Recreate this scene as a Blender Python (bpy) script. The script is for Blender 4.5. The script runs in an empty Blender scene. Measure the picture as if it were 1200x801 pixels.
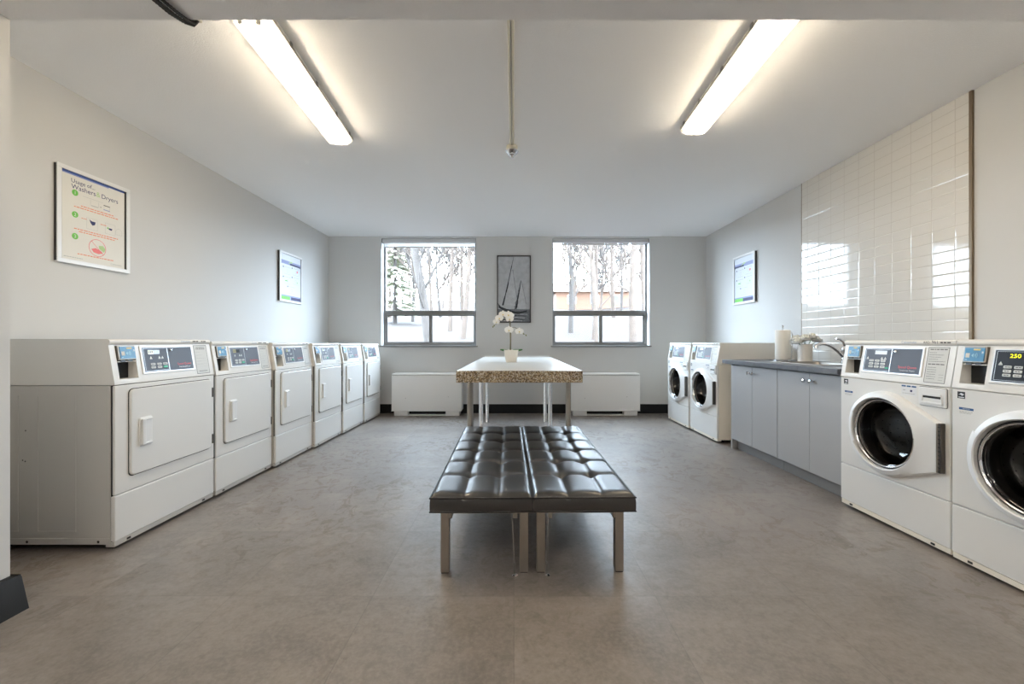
import bpy, bmesh, math, random
from mathutils import Matrix, Vector
C = bpy.context.scene
COL = C.collection
PI = math.pi
R = math.radians
random.seed(7)

# ------------------------------------------------------------------ materials
def lin(c):
    return tuple(((x / 255) / 12.92 if x / 255 <= 0.04045 else ((x / 255 + 0.055) / 1.055) ** 2.4) for x in c)

def mat(name, rgb, rough=0.5, metal=0.0, bump=0.0, bscale=200.0, coat=0.0, spec=0.5, var=0.0, vscale=3.0):
    m = bpy.data.materials.new(name); m.use_nodes = True
    nt = m.node_tree; p = nt.nodes['Principled BSDF']
    col = lin(rgb) + (1,)
    p.inputs['Base Color'].default_value = col
    p.inputs['Roughness'].default_value = rough
    p.inputs['Metallic'].default_value = metal
    p.inputs['Coat Weight'].default_value = coat
    p.inputs['Coat Roughness'].default_value = 0.08
    p.inputs['Specular IOR Level'].default_value = spec
    tc = nt.nodes.new('ShaderNodeTexCoord')
    if var > 0:
        n = nt.nodes.new('ShaderNodeTexNoise'); n.inputs['Scale'].default_value = vscale; n.inputs['Detail'].default_value = 5
        nt.links.new(tc.outputs['Object'], n.inputs['Vector'])
        r = nt.nodes.new('ShaderNodeMapRange')
        r.inputs[1].default_value = 0.3; r.inputs[2].default_value = 0.7
        r.inputs[3].default_value = 1 - var; r.inputs[4].default_value = 1 + var
        nt.links.new(n.outputs['Fac'], r.inputs[0])
        mx = nt.nodes.new('ShaderNodeMix'); mx.data_type = 'RGBA'; mx.blend_type = 'MULTIPLY'
        mx.inputs['Factor'].default_value = 1
        mx.inputs['A'].default_value = col
        nt.links.new(r.outputs[0], mx.inputs['B'])
        nt.links.new(mx.outputs['Result'], p.inputs['Base Color'])
    if bump > 0:
        n = nt.nodes.new('ShaderNodeTexNoise'); n.inputs['Scale'].default_value = bscale; n.inputs['Detail'].default_value = 3
        nt.links.new(tc.outputs['Object'], n.inputs['Vector'])
        b = nt.nodes.new('ShaderNodeBump'); b.inputs['Strength'].default_value = bump; b.inputs['Distance'].default_value = 0.004
        nt.links.new(n.outputs['Fac'], b.inputs['Height'])
        nt.links.new(b.outputs['Normal'], p.inputs['Normal'])
    return m

def emit(name, rgb, s):
    m = bpy.data.materials.new(name); m.use_nodes = True
    nt = m.node_tree; nt.nodes.clear()
    e = nt.nodes.new('ShaderNodeEmission'); o = nt.nodes.new('ShaderNodeOutputMaterial')
    e.inputs[0].default_value = lin(rgb) + (1,); e.inputs[1].default_value = s
    nt.links.new(e.outputs[0], o.inputs[0])
    return m

def glass(name, tint=(1, 1, 1), rough=0.02, ior=1.45, translucent=0.0, refl=1.0):
    """thin clear sheet: transmits straight through and mirrors by Fresnel"""
    m = bpy.data.materials.new(name); m.use_nodes = True
    nt = m.node_tree; nt.nodes.clear()
    o = nt.nodes.new('ShaderNodeOutputMaterial')
    t = nt.nodes.new('ShaderNodeBsdfTransparent'); t.inputs[0].default_value = tuple(tint) + (1,)
    g = nt.nodes.new('ShaderNodeBsdfGlossy'); g.inputs['Roughness'].default_value = rough
    base = t.outputs[0]
    if translucent > 0:
        tr = nt.nodes.new('ShaderNodeBsdfTranslucent'); tr.inputs[0].default_value = (0.95, 0.94, 0.9, 1)
        mt = nt.nodes.new('ShaderNodeMixShader'); mt.inputs[0].default_value = translucent
        nt.links.new(base, mt.inputs[1]); nt.links.new(tr.outputs[0], mt.inputs[2]); base = mt.outputs[0]
    # Schlick's reflectance from |N.I|, the same from both sides of the sheet
    ge = nt.nodes.new('ShaderNodeNewGeometry'); dt = nt.nodes.new('ShaderNodeVectorMath'); dt.operation = 'DOT_PRODUCT'
    nt.links.new(ge.outputs['Normal'], dt.inputs[0]); nt.links.new(ge.outputs['Incoming'], dt.inputs[1])
    def mth(op, a, b):
        k = nt.nodes.new('ShaderNodeMath'); k.operation = op
        for i, v in enumerate((a, b)):
            if hasattr(v, 'is_output'): nt.links.new(v, k.inputs[i])
            else: k.inputs[i].default_value = v
        return k
    r0 = ((ior - 1) / (ior + 1)) ** 2
    ab = mth('ABSOLUTE', dt.outputs['Value'], 0.0)
    pw = mth('POWER', mth('SUBTRACT', 1.0, ab.outputs[0]).outputs[0], 5.0)
    ml = mth('MULTIPLY', mth('ADD', mth('MULTIPLY', pw.outputs[0], 1 - r0).outputs[0], r0).outputs[0], refl)
    mx = nt.nodes.new('ShaderNodeMixShader')
    nt.links.new(ml.outputs[0], mx.inputs[0]); nt.links.new(base, mx.inputs[1]); nt.links.new(g.outputs[0], mx.inputs[2])
    nt.links.new(mx.outputs[0], o.inputs[0])
    return m

class NT:
    """tiny helper for node graphs"""
    def __init__(s, name):
        s.m = bpy.data.materials.new(name); s.m.use_nodes = True
        s.t = s.m.node_tree; s.p = s.t.nodes['Principled BSDF']
        s.tc = s.t.nodes.new('ShaderNodeTexCoord')
        s.P = s.tc.outputs['Object']
    def val(s, sock, v):
        if hasattr(v, 'is_output'): s.t.links.new(v, sock)
        else: sock.default_value = v
    def math(s, op, a, b=0.0, c=0.0):
        n = s.t.nodes.new('ShaderNodeMath'); n.operation = op
        s.val(n.inputs[0], a); s.val(n.inputs[1], b); s.val(n.inputs[2], c)
        return n.outputs[0]
    def noise(s, scale, detail=4, rough=0.5, vec=None, dist=0.0):
        n = s.t.nodes.new('ShaderNodeTexNoise'); n.inputs['Scale'].default_value = scale
        n.inputs['Detail'].default_value = detail; n.inputs['Roughness'].default_value = rough; n.inputs['Distortion'].default_value = dist
        s.t.links.new(vec or s.P, n.inputs['Vector']); return n.outputs['Fac']
    def vscale(s, v):
        n = s.t.nodes.new('ShaderNodeVectorMath'); n.operation = 'MULTIPLY'; s.t.links.new(s.P, n.inputs[0]); n.inputs[1].default_value = v
        return n.outputs[0]
    def rng(s, v, a, b, c, d):
        n = s.t.nodes.new('ShaderNodeMapRange'); s.val(n.inputs[0], v)
        for i, x in enumerate((a, b, c, d)): n.inputs[i + 1].default_value = x
        return n.outputs[0]
    def mix(s, f, a, b, mode='MIX'):
        n = s.t.nodes.new('ShaderNodeMix'); n.data_type = 'RGBA'; n.blend_type = mode
        s.val(n.inputs['Factor'], f)
        for k, v in (('A', a), ('B', b)):
            if hasattr(v, 'is_output'): s.t.links.new(v, n.inputs[k])
            else: n.inputs[k].default_value = tuple(v) + (1,)
        return n.outputs['Result']
    def sep(s):
        n = s.t.nodes.new('ShaderNodeSeparateXYZ'); s.t.links.new(s.P, n.inputs[0]); return n.outputs
    def bump(s, h, st=0.3, d=0.004):
        b = s.t.nodes.new('ShaderNodeBump'); b.inputs['Strength'].default_value = st; b.inputs['Distance'].default_value = d
        s.t.links.new(h, b.inputs['Height']); s.t.links.new(b.outputs[0], s.p.inputs['Normal'])

def floor_mat():
    n = NT('floor_vinyl_stone')
    x, y, z = n.sep()
    T = 0.605
    fx = n.math('FRACT', n.math('DIVIDE', n.math('ADD', x, 60.5), T))
    fy = n.math('FRACT', n.math('DIVIDE', n.math('ADD', y, 60.5 - 1.777 + 0.605), T))
    ix = n.math('FLOOR', n.math('DIVIDE', n.math('ADD', x, 60.5), T))
    iy = n.math('FLOOR', n.math('DIVIDE', n.math('ADD', y, 60.5 - 1.777 + 0.605), T))
    ex = n.math('MINIMUM', fx, n.math('SUBTRACT', 1.0, fx)); ey = n.math('MINIMUM', fy, n.math('SUBTRACT', 1.0, fy))
    e = n.math('MINIMUM', ex, ey)
    seam = n.rng(e, 0.0015, 0.0045, 1.0, 0.0)
    cell = n.t.nodes.new('ShaderNodeCombineXYZ'); n.t.links.new(ix, cell.inputs[0]); n.t.links.new(iy, cell.inputs[1])
    wn = n.t.nodes.new('ShaderNodeTexWhiteNoise'); n.t.links.new(cell.outputs[0], wn.inputs['Vector'])
    # each tile is cut from another part of the print
    off = n.t.nodes.new('ShaderNodeVectorMath'); off.operation = 'MULTIPLY_ADD'
    n.t.links.new(wn.outputs['Color'], off.inputs[0]); off.inputs[1].default_value = (9, 9, 9); n.t.links.new(n.P, off.inputs[2])
    big = n.noise(2.6, 6, 0.62, off.outputs[0], 0.6)
    st = n.t.nodes.new('ShaderNodeVectorMath'); st.operation = 'MULTIPLY'; n.t.links.new(off.outputs[0], st.inputs[0]); st.inputs[1].default_value = (1.0, 2.6, 1)
    streak = n.noise(6.0, 6, 0.65, st.outputs[0], 0.8)
    fine = n.noise(60, 4, 0.6)
    c = n.mix(n.rng(big, 0.3, 0.7, 0, 1), lin((102, 94, 88)), lin((142, 132, 124)))
    c = n.mix(n.rng(streak, 0.3, 0.75, 0, 0.5), c, lin((100, 94, 90)))
    c = n.mix(n.rng(fine, 0.4, 0.7, 0, 0.34), c, lin((156, 148, 140)))
    c = n.mix(n.rng(n.noise(22, 6, 0.7), 0.48, 0.72, 0, 0.5), c, lin((84, 76, 70)))
    tone = n.rng(wn.outputs['Value'], 0, 1, 0.93, 1.05)
    tv = n.t.nodes.new('ShaderNodeCombineColor')
    for i in range(3): n.t.links.new(tone, tv.inputs[i])
    c = n.mix(1.0, c, tv.outputs[0], 'MULTIPLY')
    c = n.mix(n.math('MULTIPLY', seam, 0.35), c, lin((78, 73, 70)))
    n.t.links.new(c, n.p.inputs['Base Color'])
    blot = n.noise(9, 6, 0.68, n.vscale((1.0, 0.8, 1)), 1.2)
    wide = n.noise(0.9, 2, 0.5)
    th = n.rng(blot, 0.53, 0.57, 0, 1)
    patch = n.math('MULTIPLY', th, n.rng(wide, 0.42, 0.6, 0.15, 1))
    rough = n.math('ADD', n.rng(fine, 0.3, 0.7, 0.34, 0.44), n.math('MULTIPLY', patch, 0.32))
    n.t.links.new(rough, n.p.inputs['Roughness'])
    n.p.inputs['Specular IOR Level'].default_value = 0.85
    n.bump(n.math('ADD', n.math('MULTIPLY', fine, 0.35), n.math('MULTIPLY', seam, -1.0)), 0.16, 0.002)
    return n.m

def tile_mat():
    n = NT('glazed_white_tile')
    x, y, z = n.sep()
    TW, TH = 0.1535, 0.0772
    fy = n.math('FRACT', n.math('DIVIDE', n.math('SUBTRACT', y, 2.657 - 0.1535 * 20 - 0.062 + 0.062 + 0.085), TW))
    fz = n.math('FRACT', n.math('DIVIDE', n.math('ADD', z, 0.0), TH))
    ey = n.math('MULTIPLY', n.math('MINIMUM', fy, n.math('SUBTRACT', 1.0, fy)), TW)
    ez = n.math('MULTIPLY', n.math('MINIMUM', fz, n.math('SUBTRACT', 1.0, fz)), TH)
    e = n.math('MINIMUM', ey, ez)
    g = n.rng(e, 0.0011, 0.0018, 1.0, 0.0)
    iy = n.math('FLOOR', n.math('DIVIDE', n.math('SUBTRACT', y, 2.657 - 0.1535 * 20 + 0.085), TW)); iz = n.math('FLOOR', n.math('DIVIDE', z, TH))
    cell = n.t.nodes.new('ShaderNodeCombineXYZ'); n.t.links.new(iy, cell.inputs[0]); n.t.links.new(iz, cell.inputs[1])
    wn = n.t.nodes.new('ShaderNodeTexWhiteNoise'); n.t.links.new(cell.outputs[0], wn.inputs['Vector'])
    sc = n.t.nodes.new('ShaderNodeSeparateColor'); n.t.links.new(wn.outputs['Color'], sc.inputs[0])
    c = n.mix(g, lin((226, 223, 217)), lin((196, 190, 182)))
    n.t.links.new(c, n.p.inputs['Base Color'])
    n.t.links.new(n.rng(g, 0, 1, 0.06, 0.6), n.p.inputs['Roughness'])
    # every tile sits a hair out of plane
    tilt = n.math('ADD', n.math('MULTIPLY', n.math('SUBTRACT', fy, 0.5), n.math('MULTIPLY', n.math('SUBTRACT', sc.outputs[0], 0.5), 0.22)),
                  n.math('MULTIPLY', n.math('SUBTRACT', fz, 0.5), n.math('MULTIPLY', n.math('SUBTRACT', sc.outputs[1], 0.5), 0.11)))
    edge = n.rng(e, 0.001, 0.006, 0.0, 1.0)
    n.bump(n.math('ADD', n.math('MULTIPLY', edge, 0.5), tilt), 0.5, 0.003)
    return n.m

def terrazzo_mat(name='speckled_laminate'):
    n = NT(name)
    v = n.t.nodes.new('ShaderNodeTexVoronoi'); v.inputs['Scale'].default_value = 150; n.t.links.new(n.P, v.inputs['Vector'])
    cr = n.t.nodes.new('ShaderNodeValToRGB'); cr.color_ramp.interpolation = 'CONSTANT'
    els = [(0.0, (104, 88, 66)), (0.22, (178, 166, 146)), (0.42, (146, 128, 100)), (0.6, (206, 200, 188)), (0.76, (84, 70, 54)), (0.9, (160, 140, 106))]
    while len(cr.color_ramp.elements) < len(els): cr.color_ramp.elements.new(0.5)
    for e, (p, c) in zip(cr.color_ramp.elements, els): e.position = p; e.color = lin(c) + (1,)
    s = n.t.nodes.new('ShaderNodeSeparateColor'); n.t.links.new(v.outputs['Color'], s.inputs[0])
    n.t.links.new(s.outputs[0], cr.inputs[0]); n.t.links.new(cr.outputs[0], n.p.inputs['Base Color'])
    n.p.inputs['Roughness'].default_value = 0.16
    return n.m

def litter_mat():
    n = NT('leaf_litter')
    a = n.noise(1.2, 6, 0.65); b = n.noise(14, 5, 0.7)
    c = n.mix(n.rng(a, 0.35, 0.65, 0, 1), lin((42, 24, 14)), lin((38, 27, 18)))
    c = n.mix(n.rng(b, 0.4, 0.65, 0, 0.8), c, lin((26, 19, 14)))
    n.t.links.new(c, n.p.inputs['Base Color']); n.p.inputs['Roughness'].default_value = 0.95
    n.bump(b, 0.8, 0.05)
    return n.m

M = {}
M['wall'] = mat('painted_wall', (211, 211, 210), 0.7, spec=0.25, bump=0.06, bscale=260)
M['ceiling'] = mat('textured_ceiling_paint', (250, 250, 251), 0.7, bump=0.28, bscale=150)
M['beam'] = mat('beam_paint', (251, 251, 252), 0.7, bump=0.3, bscale=150)
M['floor'] = floor_mat()
M['tile'] = tile_mat()
M['base'] = mat('black_rubber_base', (26, 26, 27), 0.6, spec=0.3)
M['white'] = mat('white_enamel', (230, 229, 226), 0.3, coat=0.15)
M['wside'] = mat('warm_lit_side_enamel', (247, 240, 226), 0.35)  # washer flanks: warm light on the enamel put into a cream colour
M['dside'] = mat('shaded_side_enamel', (200, 197, 192), 0.4)  # dryer flanks: shade on the enamel put into a greyer colour
M['hood'] = mat('moulded_plastic', (232, 229, 223), 0.32)
M['doorp'] = mat('white_plastic', (232, 232, 231), 0.35)
M['gap'] = mat('dark_gap', (28, 26, 25), 0.8)
M['black'] = mat('black_plastic', (18, 18, 19), 0.4)
M['panel'] = mat('grey_control_film', (80, 85, 97), 0.42, spec=0.25)
M['panelk'] = mat('black_control_film', (24, 25, 30), 0.4, spec=0.25)
M['silver'] = mat('silver_line', (196, 196, 196), 0.35, metal=0.6)
M['red'] = mat('red_print', (226, 58, 58), 0.4)
M['wprint'] = mat('white_print', (225, 226, 228), 0.4)
M['lcd'] = mat('lcd_glass', (176, 172, 118), 0.2)
M['lcdw'] = mat('lcd_glass_glare', (214, 216, 220), 0.3)  # white reflection on the blank display, put into its colour
M['lcdk'] = mat('lcd_dark', (30, 30, 24), 0.2)
M['digit'] = emit('lit_digit', (236, 232, 40), 2.2)
M['btn'] = mat('pale_button', (206, 208, 204), 0.4)
M['green'] = mat('green_button', (36, 168, 124), 0.4)
M['blue'] = mat('card_blue', (36, 116, 160), 0.35)
M['lightblue'] = mat('card_mark', (150, 196, 216), 0.4)
M['yellow'] = mat('card_yellow', (236, 208, 110), 0.4)
M['housing'] = mat('brushed_housing', (150, 144, 136), 0.35, metal=0.7)
M['labelg'] = mat('grey_label', (205, 204, 198), 0.45)
M['ink'] = mat('dark_ink', (70, 66, 64), 0.6)
M['inkblue'] = mat('blue_ink', (40, 84, 134), 0.5)
M['inkfade'] = mat('faded_blue_ink', (150, 168, 200), 0.5)
M['chrome'] = mat('chrome', (226, 226, 228), 0.08, metal=1)
M['steel'] = mat('brushed_steel', (164, 158, 150), 0.3, metal=1)
M['steeld'] = mat('drum_steel', (150, 148, 144), 0.28, metal=1)
M['hinge'] = mat('dark_hinge_steel', (96, 92, 88), 0.35, metal=0.8)
M['rubber'] = mat('grey_rubber', (52, 52, 54), 0.5)
M['bowl'] = glass('door_glass', (0.48, 0.46, 0.44), 0.015, 1.55)
M['pane'] = glass('window_glass', (0.97, 0.98, 0.98), 0.0, 1.4)
M['diff'] = glass('prismatic_diffuser', (0.99, 0.98, 0.95), 0.12, 1.4, 0.30)
M['alu'] = mat('anodised_aluminium', (128, 127, 125), 0.45, metal=0.3)
M['aludark'] = mat('window_gasket', (84, 82, 82), 0.5)
M['jamb'] = mat('white_window_trim', (232, 233, 235), 0.4)
M['blindc'] = mat('blind_cassette', (206, 206, 208), 0.4)
M['blindf'] = glass('blind_fabric', (0.75, 0.75, 0.77), 0.5, 1.1, 0.5)
M['leather'] = mat('black_vinyl', (19, 17, 16), 0.36, spec=0.9, coat=0.4, bump=0.08, bscale=420, var=0.05, vscale=10)
M['leather'].node_tree.nodes['Principled BSDF'].inputs['Coat Roughness'].default_value = 0.24
M['piping'] = mat('black_piping', (26, 24, 23), 0.35)
M['lam'] = terrazzo_mat()
M['lamtop'] = mat('laminate_top_sheen', (190, 187, 181), 0.40, var=0.05, vscale=120)  # same laminate as the edges, window reflections washed into a paler colour
M['conv'] = mat('convector_enamel', (243, 243, 242), 0.4)
M['cab'] = mat('grey_cabinet', (166, 167, 169), 0.45)
M['kick'] = mat('grey_kick', (134, 134, 135), 0.5)
M['worktop'] = mat('slate_worktop', (88, 90, 96), 0.35, var=0.12, vscale=40)
M['paper'] = mat('paper_towel', (250, 247, 240), 0.9, bump=0.3, bscale=220)
M['vase'] = mat('ceramic', (240, 236, 230), 0.45)
M['petal'] = mat('white_petal', (250, 250, 248), 0.6)
M['cream'] = mat('cream_petal', (250, 248, 238), 0.7)
M['lip'] = mat('orchid_lip', (226, 208, 150), 0.6)
M['stem'] = mat('green_brown_stem', (112, 104, 78), 0.6)
M['leaf'] = mat('green_leaf', (58, 110, 52), 0.4)
M['bud'] = mat('bud_green', (118, 122, 60), 0.5)
M['pot'] = mat('white_pot', (246, 243, 236), 0.35)
M['canvas'] = mat('painted_canvas', (178, 180, 184), 0.8, bump=0.3, bscale=300, var=0.12, vscale=14)
M['sail'] = mat('sail_wash', (186, 188, 192), 0.8, var=0.12, vscale=25)
M['charcoal'] = mat('charcoal_stroke', (48, 50, 54), 0.8, var=0.3, vscale=60)
M['greyst'] = mat('grey_stroke', (112, 115, 120), 0.8, var=0.3, vscale=50)
M['pframe'] = mat('dark_frame', (52, 48, 46), 0.4)
M['sframe'] = mat('silver_white_frame', (232, 232, 232), 0.3)
M['sheet'] = mat('poster_paper', (226, 223, 214), 0.5)
M['sheetb'] = mat('pale_blue_poster', (212, 218, 226), 0.35)
M['navy'] = mat('navy_print', (42, 44, 94), 0.5)
M['band'] = mat('blue_band', (48, 74, 138), 0.5)
M['bandl'] = mat('pale_band', (140, 150, 196), 0.5)
M['lime'] = mat('lime_print', (110, 192, 74), 0.5)
M['limel'] = mat('pale_lime_print', (178, 206, 140), 0.5)
M['orange'] = mat('orange_print', (232, 140, 104), 0.5)
M['pink'] = mat('red_print_pale', (230, 122, 120), 0.5)
M['greyp'] = mat('grey_print', (178, 178, 174), 0.5)
M['beige'] = mat('beige_box', (218, 212, 196), 0.5)
M['fixture'] = mat('white_fixture', (236, 234, 226), 0.4)
M['tube'] = emit('fluorescent_tube', (255, 238, 212), 46.0)
M['tubeb'] = emit('added_fill_tube', (255, 248, 240), 54.0)  # lamp for the added rear fill lights, all out of view
M['cable'] = mat('black_conduit', (44, 40, 38), 0.5)
M['bark'] = mat('pale_bark', (72, 61, 53), 0.9, var=0.2, vscale=3)
M['barkd'] = mat('grey_bark', (58, 52, 48), 0.9, var=0.2, vscale=3)
M['needle'] = mat('conifer_green', (138, 138, 120), 0.9, var=0.2, vscale=2)
M['litter'] = litter_mat()
M['brick'] = mat('orange_brick', (112, 84, 68), 0.9, var=0.1, vscale=4)
M['rooft'] = mat('terracotta_roof', (86, 66, 54), 0.9)
M['edge'] = mat('bronze_tile_trim', (124, 108, 88), 0.4, metal=0.5)
M['screw'] = mat('screw_dark', (60, 56, 52), 0.4, metal=0.7)

# ------------------------------------------------------------------ geometry
_tcache = {}
def text_geo(s):
    if s in _tcache: return _tcache[s]
    cu = bpy.data.curves.new('t', 'FONT'); cu.body = s; cu.size = 1; cu.resolution_u = 3
    o = bpy.data.objects.new('t', cu); COL.objects.link(o)
    dg = bpy.context.evaluated_depsgraph_get(); dg.update()
    me = o.evaluated_get(dg).to_mesh()
    v = [tuple(x.co) for x in me.vertices]; f = [tuple(p.vertices) for p in me.polygons]
    o.evaluated_get(dg).to_mesh_clear()
    bpy.data.objects.remove(o); bpy.data.curves.remove(cu)
    _tcache[s] = (v, f); return v, f

class MB:
    def __init__(s, T=None):
        s.v = []; s.f = []; s.mi = []; s.mats = []; s.T = T or Matrix.Identity(4)
    def midx(s, m):
        if m not in s.mats: s.mats.append(m)
        return s.mats.index(m)
    def add(s, vs, fs, m, X=None):
        T = s.T @ X if X is not None else s.T
        o = len(s.v); k = s.midx(m)
        s.v += [tuple(T @ Vector(p)) for p in vs]
        for f in fs: s.f.append(tuple(i + o for i in f)); s.mi.append(k)
        return s
    bevelled = False
    def box(s, x0, x1, y0, y1, z0, z1, m, bev=0.0, X=None, seg=2):
        if bev > 0: s.bevelled = True
        if bev <= 0:
            vs = [(x, y, z) for z in (z0, z1) for y in (y0, y1) for x in (x0, x1)]
            fs = [(0, 2, 3, 1), (4, 5, 7, 6), (0, 1, 5, 4), (2, 6, 7, 3), (0, 4, 6, 2), (1, 3, 7, 5)]
            return s.add(vs, fs, m, X)
        b = bmesh.new(); bmesh.ops.create_cube(b, size=1)
        for v in b.verts:
            v.co = Vector(((x0 + x1) / 2 + v.co.x * (x1 - x0), (y0 + y1) / 2 + v.co.y * (y1 - y0), (z0 + z1) / 2 + v.co.z * (z1 - z0)))
        bmesh.ops.bevel(b, geom=b.edges[:], offset=bev, segments=seg, affect='EDGES', profile=0.5)
        b.verts.index_update()
        s.add([tuple(v.co) for v in b.verts], [tuple(v.index for v in f.verts) for f in b.faces], m, X); b.free()
        return s
    def prism(s, poly, a0, a1, axis, m, X=None):
        n = len(poly)
        def P(p, a):
            return (a, p[0], p[1]) if axis == 'x' else (p[0], a, p[1]) if axis == 'y' else (p[0], p[1], a)
        vs = [P(p, a0) for p in poly] + [P(p, a1) for p in poly]
        fs = [tuple(range(n))[::-1], tuple(range(n, 2 * n))] + [(i, (i + 1) % n, n + (i + 1) % n, n + i) for i in range(n)]
        return s.add(vs, fs, m, X)
    def poly(s, pts, m, X=None):
        return s.add([(p[0], p[1], p[2] if len(p) > 2 else 0) for p in pts], [tuple(range(len(pts)))], m, X)
    def rect(s, x0, x1, y0, y1, m, X=None, z=0.0):
        return s.poly([(x0, y0, z), (x1, y0, z), (x1, y1, z), (x0, y1, z)], m, X)
    def disc(s, x, y, r, m, X=None, z=0.0, n=20, r2=None):
        if r2 is None:
            return s.poly([(x + r * math.cos(2 * PI * i / n), y + r * math.sin(2 * PI * i / n), z) for i in range(n)], m, X)
        vs = [(x + q * math.cos(2 * PI * i / n), y + q * math.sin(2 * PI * i / n), z) for q in (r, r2) for i in range(n)]
        return s.add(vs, [(i, (i + 1) % n, n + (i + 1) % n, n + i) for i in range(n)], m, X)
    def lathe(s, prof, m, X=None, n=24, cap=True):
        vs = []; fs = []
        for r, z in prof:
            for i in range(n): vs.append((r * math.cos(2 * PI * i / n), r * math.sin(2 * PI * i / n), z))
        for k in range(len(prof) - 1):
            for i in range(n):
                j = (i + 1) % n; fs.append((k * n + i, k * n + j, (k + 1) * n + j, (k + 1) * n + i))
        if cap:
            if prof[0][0] > 1e-6: fs.append(tuple(range(n))[::-1])
            if prof[-1][0] > 1e-6: fs.append(tuple(range((len(prof) - 1) * n, len(prof) * n)))
        return s.add(vs, fs, m, X)
    def tube(s, pts, r, m, n=8, X=None, closed=False):
        pts = [Vector(p) for p in pts]; N = len(pts)
        rs = r if isinstance(r, (list, tuple)) else [r] * N
        vs = []; fs = []; up = None
        for i, p in enumerate(pts):
            if closed: t = pts[(i + 1) % N] - pts[i - 1]
            else: t = pts[min(i + 1, N - 1)] - pts[max(i - 1, 0)]
            t.normalize()
            if up is None: up = t.orthogonal().normalized()
            else:
                up = up - t * up.dot(t)
                up = up.normalized() if up.length > 1e-6 else t.orthogonal().normalized()
            w = t.cross(up)
            for k in range(n):
                a = 2 * PI * k / n + PI / n
                vs.append(tuple(p + (up * math.cos(a) + w * math.sin(a)) * rs[i]))
        L = N if closed else N - 1
        for i in range(L):
            q = (i + 1) % N
            for k in range(n):
                l = (k + 1) % n; fs.append((i * n + k, i * n + l, q * n + l, q * n + k))
        if not closed:
            fs.append(tuple(range(n))[::-1]); fs.append(tuple(range((N - 1) * n, N * n)))
        return s.add(vs, fs, m, X)
    def loops(s, rings, m, X=None, closed=True):
        n = len(rings[0]); vs = [p for r in rings for p in r]; fs = []
        for k in range(len(rings) - 1):
            for i in range(n if closed else n - 1):
                j = (i + 1) % n; fs.append((k * n + i, k * n + j, (k + 1) * n + j, (k + 1) * n + i))
        return s.add(vs, fs, m, X)
    def text(s, t, x, y, m, X=None, w=None, h=None, z=0.0, align='l', cond=1.0):
        v, f = text_geo(t)
        if not v: return s
        x0 = min(p[0] for p in v); x1 = max(p[0] for p in v)
        k = w / (x1 - x0) if w else h / 0.72
        ky = (h / 0.72) if (w and h) else k
        ox = {'l': -x0 * k, 'c': -(x0 + x1) / 2 * k, 'r': -x1 * k}[align]
        return s.add([(p[0] * k + x + ox, p[1] * ky + y, z) for p in v], f, m, X)
    def greek(s, x0, x1, y, h, m, X=None, z=0.0, seed=0):
        """a line of print too small to read: a row of word-long dashes"""
        rr = random.Random(seed * 7919 + int(y * 1e5)); x = x0
        while x < x1 - h:
            w = min(rr.uniform(1.5, 4.5) * h, x1 - x)
            s.rect(x, x + w, y, y + h, m, X, z); x += w + h * 0.7
        return s
    def build(s, name, parent=None, recalc=True, ang=48, sub=0):
        me = bpy.data.meshes.new(name)
        me.from_pydata(s.v, [], s.f)
        for m in s.mats: me.materials.append(M[m])
        me.polygons.foreach_set('material_index', s.mi)
        if recalc:
            b = bmesh.new(); b.from_mesh(me)
            bmesh.ops.recalc_face_normals(b, faces=b.faces); b.to_mesh(me); b.free()
        me.polygons.foreach_set('use_smooth', [True] * len(me.polygons))
        me.set_sharp_from_angle(angle=R(ang))
        me.update()
        o = bpy.data.objects.new(name, me); COL.objects.link(o)
        if parent is not None: o.parent = parent
        if s.bevelled:
            w = o.modifiers.new('weighted_normal', 'WEIGHTED_NORMAL'); w.keep_sharp = True; w.weight = 100
        return o

def tag(o, label=None, cat=None, group=None, kind=None):
    if label: o['label'] = label
    if cat: o['category'] = cat
    if group: o['group'] = group
    if kind: o['kind'] = kind
    return o

def thing(name, label, cat, loc=(0, 0, 0), rz=0.0, group=None, kind=None):
    o = bpy.data.objects.new(name, None); COL.objects.link(o)
    o.empty_display_size = 0.1
    o.location = loc; o.rotation_euler = (0, 0, rz)
    return tag(o, label, cat, group, kind)

def dup(root, loc, rz, label, scale=None):
    def cp(o, par):
        c = o.copy(); COL.objects.link(c)
        if par is not None: c.parent = par
        for ch in list(o.children): cp(ch, c)
        return c
    r = cp(root, None); r.location = loc; r.rotation_euler = (0, 0, rz); r['label'] = label
    if scale: r.scale = scale
    return r

def struct(mb, name, label, parent=None):
    o = mb.build(name, parent)
    if parent is None:
        o['kind'] = 'structure'; o['label'] = label
    return o

def T(x, y, z): return Matrix.Translation((x, y, z))
def basis(o, u, v, n):
    u, v, n = Vector(u), Vector(v), Vector(n)
    return Matrix(((u.x, v.x, n.x, o[0]), (u.y, v.y, n.y, o[1]), (u.z, v.z, n.z, o[2]), (0, 0, 0, 1)))

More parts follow.
